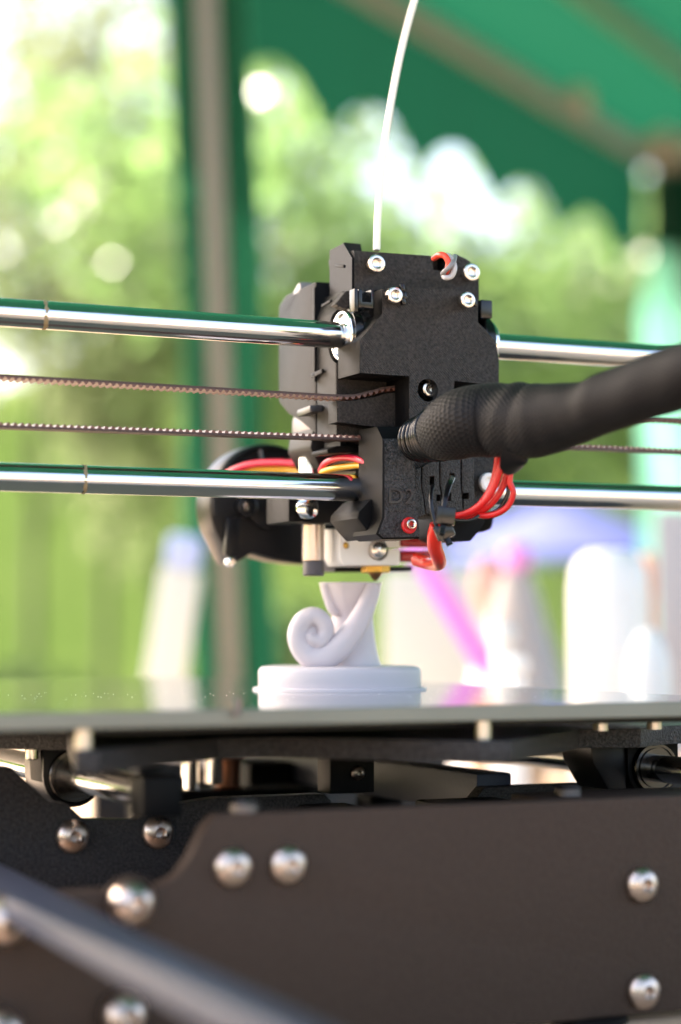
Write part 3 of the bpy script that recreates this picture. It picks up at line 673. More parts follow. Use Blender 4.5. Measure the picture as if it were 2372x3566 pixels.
# ------------------------------------------------------------------ guide rods and belt
ua, ub = PY(0, 1087, YR), PY(2200, 1238, YR); la, lb_ = PY(0, 1660, YR), PY(2372, 1736, YR)
def ext(a, b, xl, xr):
    m = (b.z - a.z) / (b.x - a.x); return Vector((xl, YR, a.z + m * (xl - a.x))), Vector((xr, YR, a.z + m * (xr - a.x)))
rods = []
for a, b, lb, gx in ((ua, ub, 'polished steel guide rod, the upper of the two crossing the picture', 148), (la, lb_, 'polished steel guide rod, the lower of the two crossing the picture', 285)):
    e0, e1 = ext(a, b, -.30, .66)
    t = thing('guide_rod', lb, 'steel rod', ((e0 + e1) / 2), 'guide rods of the print head')
    finish('shaft', tube([e0, e0.lerp(e1, .5), e1], .004, 64), M_STEEL, t, smooth=60); rods.append((e0, e1))
    c = PY(gx, 1090 if gx < 200 else 1680, YR); f = (c.x - e0.x) / (e1.x - e0.x); c = e0.lerp(e1, f)
    bm = NB(); rnd = random.Random(gx); prev = None
    for i in range(40):
        q = 2 * math.pi * i / 40; xx = .0016 * (q / 6.3 if q < 3.14 else (6.28 - q) / 6.3) + rnd.uniform(-.0002, .0002); wv = rnd.uniform(.0003, .0007)
        cur = [bm.verts.new((c.x + xx + s * wv, YR - .00408 * math.cos(q) * (1 + .012 * (s == 0)), c.z + .00408 * math.sin(q) * (1 + .02 * (s == 0)))) for s in (-1, 0, 1)]
        if prev:
            for k in range(2): bm.faces.new((prev[k], prev[k + 1], cur[k + 1], cur[k]))
        prev = cur
    finish('grease_mark', bm, mat('dried_grease', (0.24, 0.19, 0.11), 0.5), t)
def belt_run(path, y0, y1, tooth_down, nm, parent, th=.00065):
    """path is a polyline of (x, z); teeth every 2 mm of length"""
    bm = NB(); P = [path[0]]; step = .00025
    dense = []
    for a, b in zip(path, path[1:]):
        L = math.hypot(b[0] - a[0], b[1] - a[1]); k = max(1, int(round(L / step)))
        for i in range(k): dense.append((a[0] + (b[0] - a[0]) * i / k, a[1] + (b[1] - a[1]) * i / k))
    sgn = -1 if tooth_down else 1; prev = None; ac = 0; last = None
    for x, z in dense:
        if last: ac += math.hypot(x - last[0], z - last[1])
        last = (x, z); ph = (ac % .002) / .002 - .5; hh = .00085 * math.sqrt(max(0, 1 - (ph / .30) ** 2)) if abs(ph) < .30 else 0
        zt = z - sgn * th / 2; zb = z + sgn * th / 2; ze = zb + sgn * hh
        cur = [bm.verts.new(v) for v in ((x, y0, zt), (x, y0, zb), (x, y0, ze), (x, y1, ze), (x, y1, zb), (x, y1, zt))]
        if prev:
            for q, mi in ((0, 0), (1, 1), (2, 1), (3, 1), (4, 0), (5, 0)):
                try:
                    f = bm.faces.new((prev[q], prev[(q + 1) % 6], cur[(q + 1) % 6], cur[q])); f.material_index = mi
                except ValueError: pass
        prev = cur
    bmesh.ops.remove_doubles(bm, verts=bm.verts, dist=1e-7)
    bmesh.ops.dissolve_degenerate(bm, edges=bm.edges, dist=1e-7)
    return finish(nm, bm, [M_BELT, M_TOOTH], parent, smooth=40)
Y0B, Y1B = .5305, .5363
bt = thing('drive_belt', 'brown-black toothed drive belt running along between the two guide rods', 'belt', (PY(0, 1309, Y0B)))
p0, p1 = PY(0, 1306, Y0B), PY(1165, 1377, Y0B); m0 = (p1.z - p0.z) / (p1.x - p0.x)
cur = spline([(p1.x, p1.z)] + XZ([(1230, 1377), (1290, 1364), (1345, 1350), (1420, 1345)], Y0B), 6)
q0, q1 = PY(1900, 1431, Y0B), PY(2372, 1459, Y0B)
belt_run([(-.28, p0.z + m0 * (-.28 - p0.x))] + cur, Y0B, Y1B, True, 'upper_run', bt)
m1 = (q1.z - q0.z) / (q1.x - q0.x); belt_run([(q0.x - .05, q0.z - m1 * .05), (.62, q0.z + m1 * (.62 - q0.x))], Y0B, Y1B, True, 'upper_run', bt)
p0, p1 = PY(0, 1484, Y0B), PY(2372, 1575, Y0B); m0 = (p1.z - p0.z) / (p1.x - p0.x); pm = PY(1290, 1530, Y0B)
belt_run([(-.28, p0.z + (pm.z - p0.z) / (pm.x - p0.x) * (-.28 - p0.x)), (pm.x + .006, pm.z)], Y0B, Y1B, False, 'lower_run', bt)
pr = PY(1950, 1556, Y0B); m2 = (p1.z - pr.z) / (p1.x - pr.x); belt_run([(pr.x - .06, pr.z - m2 * .06), (.62, pr.z + m2 * (.62 - pr.x))], Y0B, Y1B, False, 'lower_run', bt)

# ------------------------------------------------------------------ print head
ph = thing('extruder_carriage', 'black printed extruder carriage riding on the guide rods above the model', 'extruder', (PY(1450, 1500, YB)))
# carriage body behind the cover
body = XZ([(1140, 1008 + 60), (1192, 1020), (1205, 1004), (1330, 1002), (1700, 1040), (1700, 1330), (1680, 1540), (1300, 1548), (1215, 1536), (1171, 1500), (1171, 1100)], YB)
bodyX = PY(1171, 1300, YB).x
zz = lambda py, px=1200, Y=YB: PY(px, py, Y).z
o = finish('carriage_body', prism([(bodyX, zz(1515)), (bodyX, zz(1090)), (PY(1196, 1010, YB).x, zz(1012)), (PY(1215, 1002, YB).x, zz(1004)), (PY(1335, 1002, YB).x, zz(1002, 1335)), (PY(1700, 1050, YB).x, zz(1050, 1700)), (PY(1700, 1540, YB).x, zz(1540, 1700)), (PY(1290, 1538, YB).x, zz(1538, 1290)), (PY(1210, 1530, YB).x, zz(1532, 1210))], YB, YB + .0145, .0006), M_COVER, ph)
zrod = rods[0][0].z + (rods[0][1].z - rods[0][0].z) * (bodyX - rods[0][0].x) / (rods[0][1].x - rods[0][0].x)
cut(o, [tube([(bodyX - .02, YR, zrod), (bodyX + .06, YR, zrod)], .0083, 40)])
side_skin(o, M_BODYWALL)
# extruder housing: its left wall is the big pale-lit face
XE = bodyX - .0002
ye0 = YB + .0148; far = PX(968, 1300, XE).y
top0, topm = PX(1130, 975, XE).z, PX(985, 1040, XE).z
xh = PY(1690, 1000, YB).x
hz = [(ye0, zz(1500)), (ye0, PX(1200, 938, XE).z), (far - .006, PX(1010, 1020, XE).z), (far, PX(975, 1062, XE).z), (far, PX(972, 1400, XE).z), (far - .008, PX(1010, 1440, XE).z), (ye0 + .012, zz(1440))]
bm = NB(); a = [bm.verts.new((XE, y, z)) for y, z in hz]; b = [bm.verts.new((xh - .012, y, z)) for y, z in hz]
bm.faces.new(a); bm.faces.new(b[::-1])
for i in range(len(hz)): bm.faces.new((a[i], b[i], b[(i + 1) % len(hz)], a[(i + 1) % len(hz)]))
bevel(bm, .0012, 2)
M_HOUSE = mat('grey_black_housing', (0.007, 0.008, 0.010), 0.36, spec=0.09, bump=('layers', 1500, 0.00003))
eh = finish('extruder_housing', bm, M_HOUSE, ph)
def wallrib(px0, py0, px1, py1, wd, m=M_HOUSE, nm='wall_rib', out=.0009):
    a, b = PX(px0, py0, XE), PX(px1, py1, XE); t = (b - a).normalized(); sd = t.cross(Vector((1, 0, 0)))
    return finish(nm, obox((a + b) / 2 + Vector((-out / 2 + .0001, 0, 0)), Vector((1, 0, 0)), t, sd, out / 2, (b - a).length / 2, wd / 2, out * .35), m, ph)
wallrib(1100, 1000, 1101, 1330, .0012); wallrib(1172, 925, 1204, 928, .001); wallrib(1090, 1310, 1128, 1292, .0014); wallrib(1126, 1066, 1158, 1048, .0008)
# clips and tabs low on the wall
a = PX(1082, 1438, XE); finish('housing_clip', obox(PX(1100, 1432, XE) + Vector((-.002, 0, 0)), Vector((1, 0, .1)), Vector((0, 1, -.05)), Vector((0, 0, 1)), .0022, .005, .0011, .0005), mat('grey_clip', (0.05, 0.05, 0.054), 0.3), ph)
# bright cover of the motor seen past the top corner
c = PX(1035, 1030, XE); finish('motor_cap', obox(c + Vector((.006, .004, -.001)), Vector((1, 0, 0)), Vector((0, .87, -.5)), Vector((0, .5, .87)), .006, .007, .0028, .0018), mat('pale_motor_cap', (0.2, 0.19, 0.2), 0.35), ph)
# motor body lower edge
p = PX(995, 1500, XE); finish('motor', box(XE + .004, xh - .02, far - .017, far - .001, zz(1535), zz(1400), .002), mat('motor_grey', (0.16, 0.14, 0.14), 0.4, 0.5), ph)
# upper block with two screws
YU = YF + .010
up_ = XZ([(1235, 868), (1500, 886), (1512, 893), (1590, 880), (1640, 905), (1667, 935), (1668, 1090), (1236, 1090)], YU)
tpz = XZ([(1234, 870), (1498, 888), (1513, 896), (1545, 882), (1560, 890), (1592, 884), (1632, 903), (1668, 938), (1668, 1090), (1234, 1090)], YU)
o = finish('motor_mount', prism(tpz, YU, YU + .017, .0), M_COVER, ph)
bm = NB(); bm.from_mesh(o.data); bm.edges.ensure_lookup_table()
es = [e for e in bm.edges if all(v.co.y < YU + 1e-5 for v in e.verts) and min(v.co.z for v in e.verts) > PY(1300, 960, YU).z]
bmesh.ops.bevel(bm, geom=es, offset=.0011, segments=2, affect='EDGES', profile=.7); bm.to_mesh(o.data); bm.free()
wx0, wx1 = PY(1508, 930, YU), PY(1556, 945, YU)
cut(o, [box(wx0.x, wx1.x, YU - .004, YU + .006, wx1.z, PY(1520, 892, YU).z, .0)])
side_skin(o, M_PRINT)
# grey lit left wall of the mount, with chamfered nose
a0 = PY(1234, 872, YU); yb_ = PX(1200, 850, a0.x).y
nose = [(YU + .0004, a0.z - .0022), (YU + .0065, PX(1202, 848, a0.x).z), (YU + .0165, PX(1202, 848, a0.x).z - .0004), (YU + .0165, zz(1010)), (YU + .0004, zz(1060))]
bm = NB(); a = [bm.verts.new((a0.x - .0006, y, z)) for y, z in nose]; b = [bm.verts.new((a0.x - .0001, y, z)) for y, z in nose]
bm.faces.new(a); bm.faces.new(b[::-1])
for i in range(5): bm.faces.new((a[i], b[i], b[(i + 1) % 5], a[(i + 1) % 5]))
finish('mount_side', bm, M_HOUSE, ph)
c = PX(1172, 897, a0.x + .003); finish('idler_lever', obox(c + Vector((.003, 0, 0)), Vector((1, 0, 0)), Vector((0, .95, -.32)), Vector((0, .32, .95)), .003, .006, .0022, .0005), M_MATTE, ph)
# cover
outl = [(1330.5, 1004), (1411, 999), (1571.6, 1006), (1640.5, 1021), (1666, 1047), (1666, 1121.5), (1690, 1146), (1729.5, 1190), (1739, 1259), (1739, 1344), (1584, 1327), (1584, 1440), (1584, 1640), (1425, 1640), (1425, 1311), (1253, 1299.5), (1253, 1184.6), (1330.5, 1092.8)]
cv = finish('carriage_cover', prism(XZ(outl, YF), YF, YF + .0155, .0004), M_COVER, ph)
hc = PY(1487, 1361, YF)
cut(cv, [lathe([(.0034, -.004), (.0034, .006)], 'Y', (hc.x + .0003, YF, hc.z + .0002), 40)])
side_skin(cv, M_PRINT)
me_c3 = cap_screw_mesh(.00275, .0030, M_SCREW, 'cap_screw')
me_c4 = cap_screw_mesh(.00245, .0028, M_SCREW, 'cap_screw')
for px, py, Y, me in ((1298, 923, YU, me_c3), (1628, 953, YU, me_c3), (1362, 1032, YF, me_c4), (1615, 1049, YF, me_c4), (1483, 1358, YF + .0058, me_c4)):
    place('cap_screw', me, ph, PY(px, py, Y) + Vector((0, -.0002, 0)))
# little melted lugs beside the screws
for px, py in ((1396, 1003), (1404, 1032), (1400, 1050), (1649, 1056)):
    p = PY(px, py, YF); finish('screw_lug', obox(p + Vector((0, -.0006, 0)), Vector((1, 0, .3)), Vector((0, 1, 0)), Vector((-.3, 0, 1)), .0007, .0008, .0011, .0004), M_TIE, ph)
# left rear wall of the body (pale strip) is the wall itself; bearing on the upper rod
def zrod_at(k, x): e0, e1 = rods[k]; return e0.z + (e1.z - e0.z) * (x - e0.x) / (e1.x - e0.x)
bx = PY(1188, 1165, YR).x
rb = .0075
prof = [(.0042, 0.0), (.0052, .0002), (.0055, .0011), (.0062, .0011), (.0066, -.0001), (rb - .0003, -.0001), (rb, .0003), (rb, .0032), (rb - .00035, .0033), (rb - .00035, .0043), (rb, .0044), (rb, .024), (.0042, .024)]
finish('bearing', lathe(prof, 'X', (bx, YR, zrod_at(0, bx)), 48), M_CHROME, ph)
bx2 = PY(1716, 1200, YR).x
finish('bearing', lathe([(.0042, 0), (rb, 0), (rb, .0116), (rb - .0004, .012), (.0042, .012)], 'X', (PY(1703, 1200, YR).x - .012, YR, zrod_at(0, bx2)), 48), M_CHROME, ph)
# hook of the body under the bearing
hk = XZ([(1140, 1215), (1150, 1215), (1156, 1250), (1172, 1262), (1172, 1330), (1140, 1330)], YB)
# block shelf that carries belts: stepped ledges
o = finish('belt_clamp', prism(XZ([(1174, 1396), (1235, 1394), (1300, 1383), (1345, 1369), (1424, 1364), (1424, 1500), (1340, 1492), (1300, 1486), (1174, 1470)], .5304), .5304, YB - .00005, .0003), M_COVER, ph)
side_skin(o, M_PRINT)
# corner wedge on the left of the cover top: zip-tie shelf
finish('tie_shelf', prism(XZ([(1205, 1012), (1330, 1006), (1330, 1092), (1290, 1096), (1248, 1088), (1190, 1072), (1166, 1060)], YB - .004), YB - .004, YB - .0001, .0006), M_COVER, ph)
finish('cover_cheek', prism(XZ([(1284, 1012), (1330, 1006), (1330, 1094), (1300, 1110), (1284, 1090)], YF + .006), YF + .006, YB - .0042, .001), M_PRINT, ph)
# ---- cable holder with the raised D2
hold = [(1334, 1481), (1428, 1480), (1436, 1560), (1446, 1640), (1446, 1700), (1455, 1720), (1457, 1802), (1461, 1876), (1334, 1878), (1312, 1860), (1334, 1800)]
ch = finish('cable_holder', prism(XZ(hold, YD), YD, YF + .011, .0), M_GRAIN, ph)
bm = NB(); bm.from_mesh(ch.data)
zt = PY(1380, 1495, YD).z
es = [e for e in bm.edges if all(v.co.y < YD + 1e-5 for v in e.verts) and all(v.co.z > zt for v in e.verts)]
bmesh.ops.bevel(bm, geom=es, offset=.0042, segments=1, affect='EDGES')
es = [e for e in bm.edges if all(v.co.y < YD + 1e-5 for v in e.verts) and min(v.co.x for v in e.verts) < PY(1345, 1600, YD).x]
bmesh.ops.bevel(bm, geom=es, offset=.0005, segments=1, affect='EDGES')
bm.to_mesh(ch.data); bm.free(); ch.data.materials.append(M_PRINT)
for f in ch.data.polygons:
    if abs(f.normal.y) < .9: f.material_index = 1
ch.data.shade_smooth(); ch.data.set_sharp_from_angle(angle=R(30))
# lower left cheek that curves round the lower rod
finish('rod_cheek', prism(XZ([(1290, 1740), (1330, 1720), (1332, 1868), (1305, 1878), (1280, 1850), (1245, 1805), (1250, 1782)], YF + .002), YF + .002, YR + .008, .0008), M_PRINT, ph)
cu = bpy.data.curves.new('letters', 'FONT'); cu.body = 'D2'; cu.size = 1; cu.extrude = .05
to = bpy.data.objects.new('tmp', cu); COL.objects.link(to); dg = bpy.context.evaluated_depsgraph_get(); dg.update()
tm = bpy.data.meshes.new_from_object(to.evaluated_get(dg)); bpy.data.objects.remove(to)
xs = [v.co.x for v in tm.vertices]; ys = [v.co.y for v in tm.vertices]
pa, pb = PY(1353, 1752, YD), PY(1442, 1702, YD)
for v in tm.vertices:
    x, y, z = v.co; v.co = (pa.x + (x - min(xs)) / (max(xs) - min(xs)) * (pb.x - pa.x), YD - .0004 * (1 if z > 0 else -.2), pa.z + (y - min(ys)) / (max(ys) - min(ys)) * (pb.z - pa.z))
tm.materials.append(M_LETTER); tm.name = 'raised_letters'
tb2 = NB(); tb2.from_mesh(tm); bmesh.ops.recalc_face_normals(tb2, faces=tb2.faces); tb2.to_mesh(tm); tb2.free()
place('raised_letters', tm, ch)
# row of small worn raised strokes under it, too small to read
rnd = random.Random(12)
for k in range(6):
    x = 1356 + k * 11.5; bm = NB()
    for s in range(2):
        p = PY(x + s * 4, 1776 + rnd.uniform(-4, 4), YD); add(bm, obox(p + Vector((0, -.0001, 0)), Vector((.5, 0, 1)), Vector((0, 1, 0)), Vector((1, 0, -.5)), .0004, .0002, .00014))
    finish('worn_stroke', bm, M_LETTER, ch)
# grille of four ribs that the cable is tied to
YC = YD + .004
ribs = [[(1446, 1634), (1467, 1627), (1468, 1700), (1476, 1735), (1482, 1790), (1457, 1803), (1446, 1700)],
        [(1471, 1629), (1483, 1617), (1530, 1597), (1531, 1690), (1538, 1730), (1548, 1775), (1486, 1790), (1478, 1735), (1471, 1700)],
        [(1535, 1607), (1552, 1592), (1604, 1568), (1605, 1690), (1610, 1735), (1612, 1775), (1553, 1778), (1541, 1730), (1535, 1690)],
        [(1609, 1568), (1650, 1555), (1652, 1700), (1655, 1745), (1640, 1772), (1616, 1775), (1614, 1735), (1609, 1690)]]
slots = [[(1478, 1729, 1497, 1757)], [(1496, 1658, 1513, 1690), (1520, 1722, 1536, 1745)], [(1566, 1648, 1584, 1676), (1556, 1716, 1572, 1745)], [(1614, 1716, 1634, 1738)]]
for rbp, sl_ in zip(ribs, slots):
    o = finish('tie_rib', prism(XZ(rbp, YC), YC, YC + .009, .0003), M_GRAIN, ph)
    cut(o, [prism(XZ([(a, b), (c, b), (c, d), (a, d)], YC), YC - .002, YC + .007) for a, b, c, d in sl_ if a > rbp[0][0]])
# plate behind the grille, and the lower right fan parts
finish('side_plate', prism(XZ([(1590, 1500), (1722, 1520), (1735, 1600), (1700, 1790), (1560, 1800), (1460, 1800), (1460, 1640)], YF + .008), YF + .008, YR + .010, .001), M_COVER, ph)
me_c5 = cap_screw_mesh(.0030, .0020, M_WHITE, 'washer_screw')
me_c6 = cap_screw_mesh(.00275, .0026, M_SCREW, 'cap_screw')
ws = place('white_washer', me_c5, ph, PY(1693, 1682, YF + .008) + Vector((0, -.0002, 0)))
rw = finish('red_reflection_ring', lathe([(.0023, 0), (.0024, -.0008), (.0021, -.0011), (.0015, -.0010)], 'Y', PY(1421, 1830, YD) + Vector((0, -.0002, 0)), 32), M_RED, ph)  # red reflection in a steel ring, painted as the ring's colour
place('washer_screw', cap_screw_mesh(.00155, .0018, M_SCREW, 'washer_screw'), rw, PY(1424, 1826, YD) + Vector((0, -.0002, 0)))
finish('fan_shroud', prism(XZ([(1540, 1790), (1690, 1780), (1692, 1820), (1672, 1852), (1645, 1885), (1570, 1885), (1540, 1870)], YR + .002), YR + .002, YR + .02, .0012), M_PRINT, ph)
finish('fan_shroud', prism(XZ([(1660, 1790), (1722, 1780), (1726, 1800), (1718, 1846), (1668, 1858)], YR + .016), YR + .016, YR + .03, .0016), M_PRINT, ph)
finish('lower_rod_clamp', prism(XZ([(1290, 1610), (1580, 1600), (1680, 1640), (1680, 1775), (1290, 1775)], YR + .0045), YR + .0045, YR + .016, .001), M_MATTE, ph)
# parts between body and lower rod: brackets, cables
finish('sensor_bracket', prism(XZ([(1138, 1565), (1176, 1552), (1300, 1556), (1300, 1572), (1190, 1578), (1142, 1580)], YR + .002), YR + .002, YR + .014, .0006), M_PRINT, ph)
finish('body_web', prism(XZ([(1185, 1482), (1205, 1482), (1205, 1560), (1185, 1560)], YR + .006), YR + .006, YR + .018, .0004), M_HOUSE, ph)
finish('body_web', prism(XZ([(1206, 1482), (1300, 1500), (1300, 1640), (1120, 1640), (1080, 1560), (1090, 1490)], YR + .022), YR + .022, YR + .04, .001), M_MATTE, ph)
# ---- probe
YPB = .566
def pc(px, Y=YPB): return PY(px, 1900, Y).x
hx0, hx1 = PY(1005, 1780, YPB - .009), PY(1088, 1780, YPB - .009)
hb = finish('probe_holder', box(hx0.x, hx1.x, YPB - .009, YPB + .009, PY(1040, 1818, YPB - .009).z, PY(1040, 1690, YPB - .009).z, .0008), M_PRINT, ph)
finish('probe_arm', box(hx1.x - .0005, PY(1300, 1780, YPB).x, YPB - .006, YPB + .004, PY(1150, 1822, YPB - .006).z, PY(1150, 1735, YPB - .006).z, .0008), M_MATTE, ph)
pn = finish('nut', lathe([(.0026, -.0001), (.0026, -.0022), (.0034, -.0022), (.0036, -.0026), (.0036, -.0046), (.0024, -.0052), (0, -.0053)], 'Y', PY(1052, 1770, YPB - .009), 24), M_CHROME, ph)
zt, zb = PY(1090, 1695, YPB).z, PY(1090, 1952, YPB).z; pr_ = .0037; xc = pc(1092); prof = []; k = int((zt - zb) / .00072)
for i in range(k): z = zb + (zt - zb) * i / k; prof += [(pr_, z), (pr_ - .0004, z + (zt - zb) / k * .5)]
pb_ = finish('probe', lathe([(pr_ - .0004, zb - .0001)] + prof + [(pr_ * .7, zt)], 'Z', (xc, YPB, 0), 32), M_PROBE, ph, smooth=70)
zq = PY(1090, 2006, YPB).z; finish('probe_tip', lathe([(.0033, zb - .0002), (.0034, zq + .0005), (.003, zq), (0, zq)], 'Z', (xc, YPB, 0), 28), mat('dark_probe_tip', (0.05, 0.045, 0.06), 0.35), pb_)
zq2 = PY(1080, 1603, YPB).z; finish('probe_top', lathe([(.0036, PY(1080, 1655, YPB).z), (.0036, zq2 + .0006), (.0030, zq2 + .001), (.002, zq2 + .0016), (0, zq2 + .002)], 'Z', (pc(1080), YPB, 0), 28), M_CHROME, pb_)
# ---- hot end
YH = YN - .009
hbk = finish('heater_block', prism(XZ([(1183, 1838), (1395, 1838), (1395, 1968), (1196, 1970), (1184, 1944)], YH), YH, YH + .017, .0007), M_WHITE, ph)
hh = PY(1206, 1899, YH); h2 = PY(1318, 1915, YH)
cut(hbk, [lathe([(.0011, -.002), (.0011, .006)], 'Y', (hh.x, YH, hh.z), 20), lathe([(.0034, -.002), (.0034, .004)], 'Y', (h2.x, YH, h2.z), 28),
          prism(XZ([(1330, 1907), (1400, 1907), (1400, 1912), (1330, 1913)], YH), YH - .002, YH + .012)])
finish('clamp_screw', lathe([(.0028, .003), (.0028, -.001), (.0024, -.0018), (.0010, -.0024), (0, -.0025)], 'Y', PY(1312, 1915, YH), 28), M_SCREW, hbk)
finish('set_screw', lathe([(.0010, .003), (.0010, .0006), (.0005, .0004)], 'Y', hh, 16), M_BRASS, hbk)
nz = PY(1308, 1972, YN); zt_ = PY(1308, 2022, YN).z
zf = PY(1308, 1966, YN).z; zm = PY(1308, 1996, YN).z
bm = lathe([(.0040, zf), (.0045, zf - .0004), (.0045, zm + .0003), (.0041, zm)], 'Z', (nz.x, YN, 0), 36, hexfrom=0)
finish('nozzle_hex', bm, M_BRASS, ph); finish('nozzle_tip', lathe([(.0022, zm), (.0021, zm - .0004), (.0006, zt_), (.0001, zt_)], 'Z', (nz.x, YN, 0), 24), mat('sooty_nozzle_tip', (0.3, 0.17, 0.09), 0.4, 1.0), ph)
for ya in (1860, 1928):
    a, b = PY(1394, ya + 20, YH + .004), PY(1500, ya - 8, YH + .004)
    finish('heater_lead', box(a.x, b.x + .001, YH + .003, YH + .009, PY(1440, ya + (44 if ya < 1900 else 28), YH + .003).z, PY(1440, ya + (2 if ya < 1900 else -10), YH + .003).z, .0012), M_REDDARK, ph)
finish('air_duct', prism(XZ([(1080, 1830), (1180, 1825), (1190, 1972), (1440, 1972), (1436, 1990), (1170, 1992), (1150, 1990), (1140, 1900)], YH + .018), YH + .018, YH + .026, .0006), M_MATTE, ph)
finish('duct_cheek', prism(XZ([(1122, 1922), (1140, 1918), (1168, 1960), (1168, 1990), (1128, 1990)], YH + .012), YH + .012, YH + .0178, .0005), mat('grey_translucent_cheek', (0.3, 0.3, 0.32), 0.4), ph)
# ---- blower fan
YFAN = .602
cF = PY(935, 1762, YFAN); rF = .0205
def arc(c, r, a0, a1, k): return [(c.x + r * math.cos(R(a0 + (a1 - a0) * i / k)), c.z + r * math.sin(R(a0 + (a1 - a0) * i / k))) for i in range(k + 1)]
fan_o = arc(cF, rF, 10, 215, 36) + XZ([(790, 1935), (808, 1966), (845, 1950), (880, 1925), (960, 1950), (1040, 1962), (1120, 1965), (1160, 1965), (1160, 1720)], YFAN)
fan_z = [(x, z) for x, z in fan_o]
bf = finish('blower_fan', prism(fan_z, YFAN, YFAN + .014, .0012), M_PLASTIC, ph)
rim = NB(); add(rim, tube([Vector((x, YFAN - .0006, z)) for x, z in arc(cF, rF - .0012, 25, 190, 30)], .0008, 8)); finish('fan_rim', rim, M_PLASTIC, bf)
for a in (62, 100, 138):
    p, q = arc(cF, rF * .35, a, a, 1)[0], arc(cF, rF * .93, a, a, 1)[0]
    finish('fan_spoke', tube([(p[0], YFAN - .0004, p[1]), (q[0], YFAN - .0004, q[1])], .0008, 8), mat('grey_spoke', (0.06, 0.06, 0.065), 0.3), bf)
finish('fan_hub', lathe([(rF * .38, 0), (rF * .38, -.0012), (rF * .3, -.0018), (0, -.0018)], 'Y', (cF.x, YFAN, cF.z), 32), M_PLASTIC, bf)
lg = PY(852, 1765, YFAN)
finish('screw_boss', lathe([(.0036, 0), (.0036, -.003), (.0030, -.0034), (.0018, -.0034), (.0018, -.0006), (0, -.0006)], 'Y', (lg.x, YFAN, lg.z), 28), M_PLASTIC, bf)
finish('boss_screw', lathe([(.0013, -.0008), (.0013, -.0022), (0, -.0024)], 'Y', (lg.x, YFAN, lg.z), 16), M_SCREW, bf)
finish('fan_leg', prism(XZ([(792, 1800), (838, 1800), (832, 1940), (800, 1945), (784, 1925)], YFAN - .003), YFAN - .003, YFAN - .0001, .0008), M_PLASTIC, bf)
p = PY(792, 1958, YFAN); finish('leg_screw', lathe([(.0015, 0), (.0015, -.003), (.001, -.0035), (0, -.0036)], 'Y', (p.x, YFAN - .001, p.z), 16), M_CHROME, bf)

# ------------------------------------------------------------------ cable sleeve: a real hexagonal net pressed out of its surface
pts = [(1446, 1532, .5765, 66), (1478, 1527, .572, 73), (1510, 1518, .567, 79), (1538, 1506, .562, 95), (1580, 1490, .557, 114), (1640, 1474, .553, 125), (1720, 1466, .550, 128), (1800, 1466, .544, 128),
       (1860, 1464, .539, 126), (1950, 1446, .531, 112), (2040, 1424, .524, 101), (2110, 1398, .518, 104), (2200, 1366, .511, 105), (2330, 1326, .501, 106), (2450, 1290, .492, 106), (2700, 1215, .475, 106), (3000, 1120, .46, 106), (3400, 1050, .45, 106)]
sp3 = spline([tuple(PD(a, b, d)) + (r * d / FPX,) for a, b, d, r in pts], 30)
# resample at even steps
acc = [0.0]
for a, b in zip(sp3, sp3[1:]): acc.append(acc[-1] + (Vector(b[:3]) - Vector(a[:3])).length)
L0 = acc[-1]; STEP = .00022; NS = int(L0 / STEP); res = []; j = 0
for i in range(NS + 1):
    s = L0 * i / NS
    while j < len(acc) - 2 and acc[j + 1] < s: j += 1
    f = (s - acc[j]) / max(1e-9, acc[j + 1] - acc[j]); res.append(tuple(x + (y - x) * f for x, y in zip(sp3[j], sp3[j + 1])))
def hexridge(u, v):
    """0 in the middle of a cell, 1 on the thread between cells; cell size 1"""
    best = []
    q = v / .8660254; r0 = math.floor(q)
    for rr in (r0 - 1, r0, r0 + 1, r0 + 2):
        sh = .5 if int(rr) % 2 else 0.0; c0 = math.floor(u - sh)
        for cc in (c0, c0 + 1): best.append(math.hypot(u - (cc + sh), v - rr * .8660254))
    best.sort(); return max(0.0, 1 - (best[1] - best[0]) / .42)
bmv, bmf = [], []; SEG = 208; NCELL = 44
cen = [Vector(p[:3]) for p in res]; fr3 = frames(cen)
FOLDS = [(.036, .0022, -.0009, .6), (.041, .0018, .0008, .9), (.046, .0020, -.0008, 1.1), (.051, .0022, .0007, 1.6), (.029, .0020, .0006, 3.2), (.060, .003, -.0007, 2.6), (.074, .003, .0006, .8)]
rnd = random.Random(2)
neck_s = (Vector(sp3[0][:3]) - Vector(sp3[90][:3])).length
stop = NS
for i in range(0, stop + 1):
    t, u, v = fr3[i]; r = res[i][3]; s = L0 * i / NS; inneck = s < neck_s
    fold = 0.0 if inneck else min(1, (s - neck_s) / .01)
    for k in range(SEG):
        a = 2 * math.pi * k / SEG
        hx = hexridge(a / (2 * math.pi) * NCELL, s / .00125)
        tw = 0.45 * sum(am * math.exp(-((s - s0 - .004 * math.cos(a - ph_)) / wd_) ** 2) * (.5 + .5 * math.cos(a - ph_)) for s0, wd_, am, ph_ in FOLDS)
        lump = fold * (tw + .00012 * math.sin(s * 330 + 2 * a + 1.5 * math.sin(s * 60)) + .0002 * math.sin(s * 150 - 2 * a) + .0005 * math.sin(s * 61 + a))
        rr = r + .00026 * hx + lump
        bmv.append(cen[i] + (u * math.cos(a) + v * math.sin(a)) * rr)
    if i:
        b0 = (i - 1) * SEG; b1 = i * SEG
        for k in range(SEG): bmf.append((b0 + k, b0 + (k + 1) % SEG, b1 + (k + 1) % SEG, b1 + k))
me = bpy.data.meshes.new('braid'); me.from_pydata([tuple(x) for x in bmv], [], bmf); me.materials.append(M_SLEEVE); me.shade_smooth()
cs = thing('cable_sleeve', 'black braided cable sleeve coming from the right into the cable holder', 'cable sleeve', tuple(cen[0]))
place('braid', me, cs)
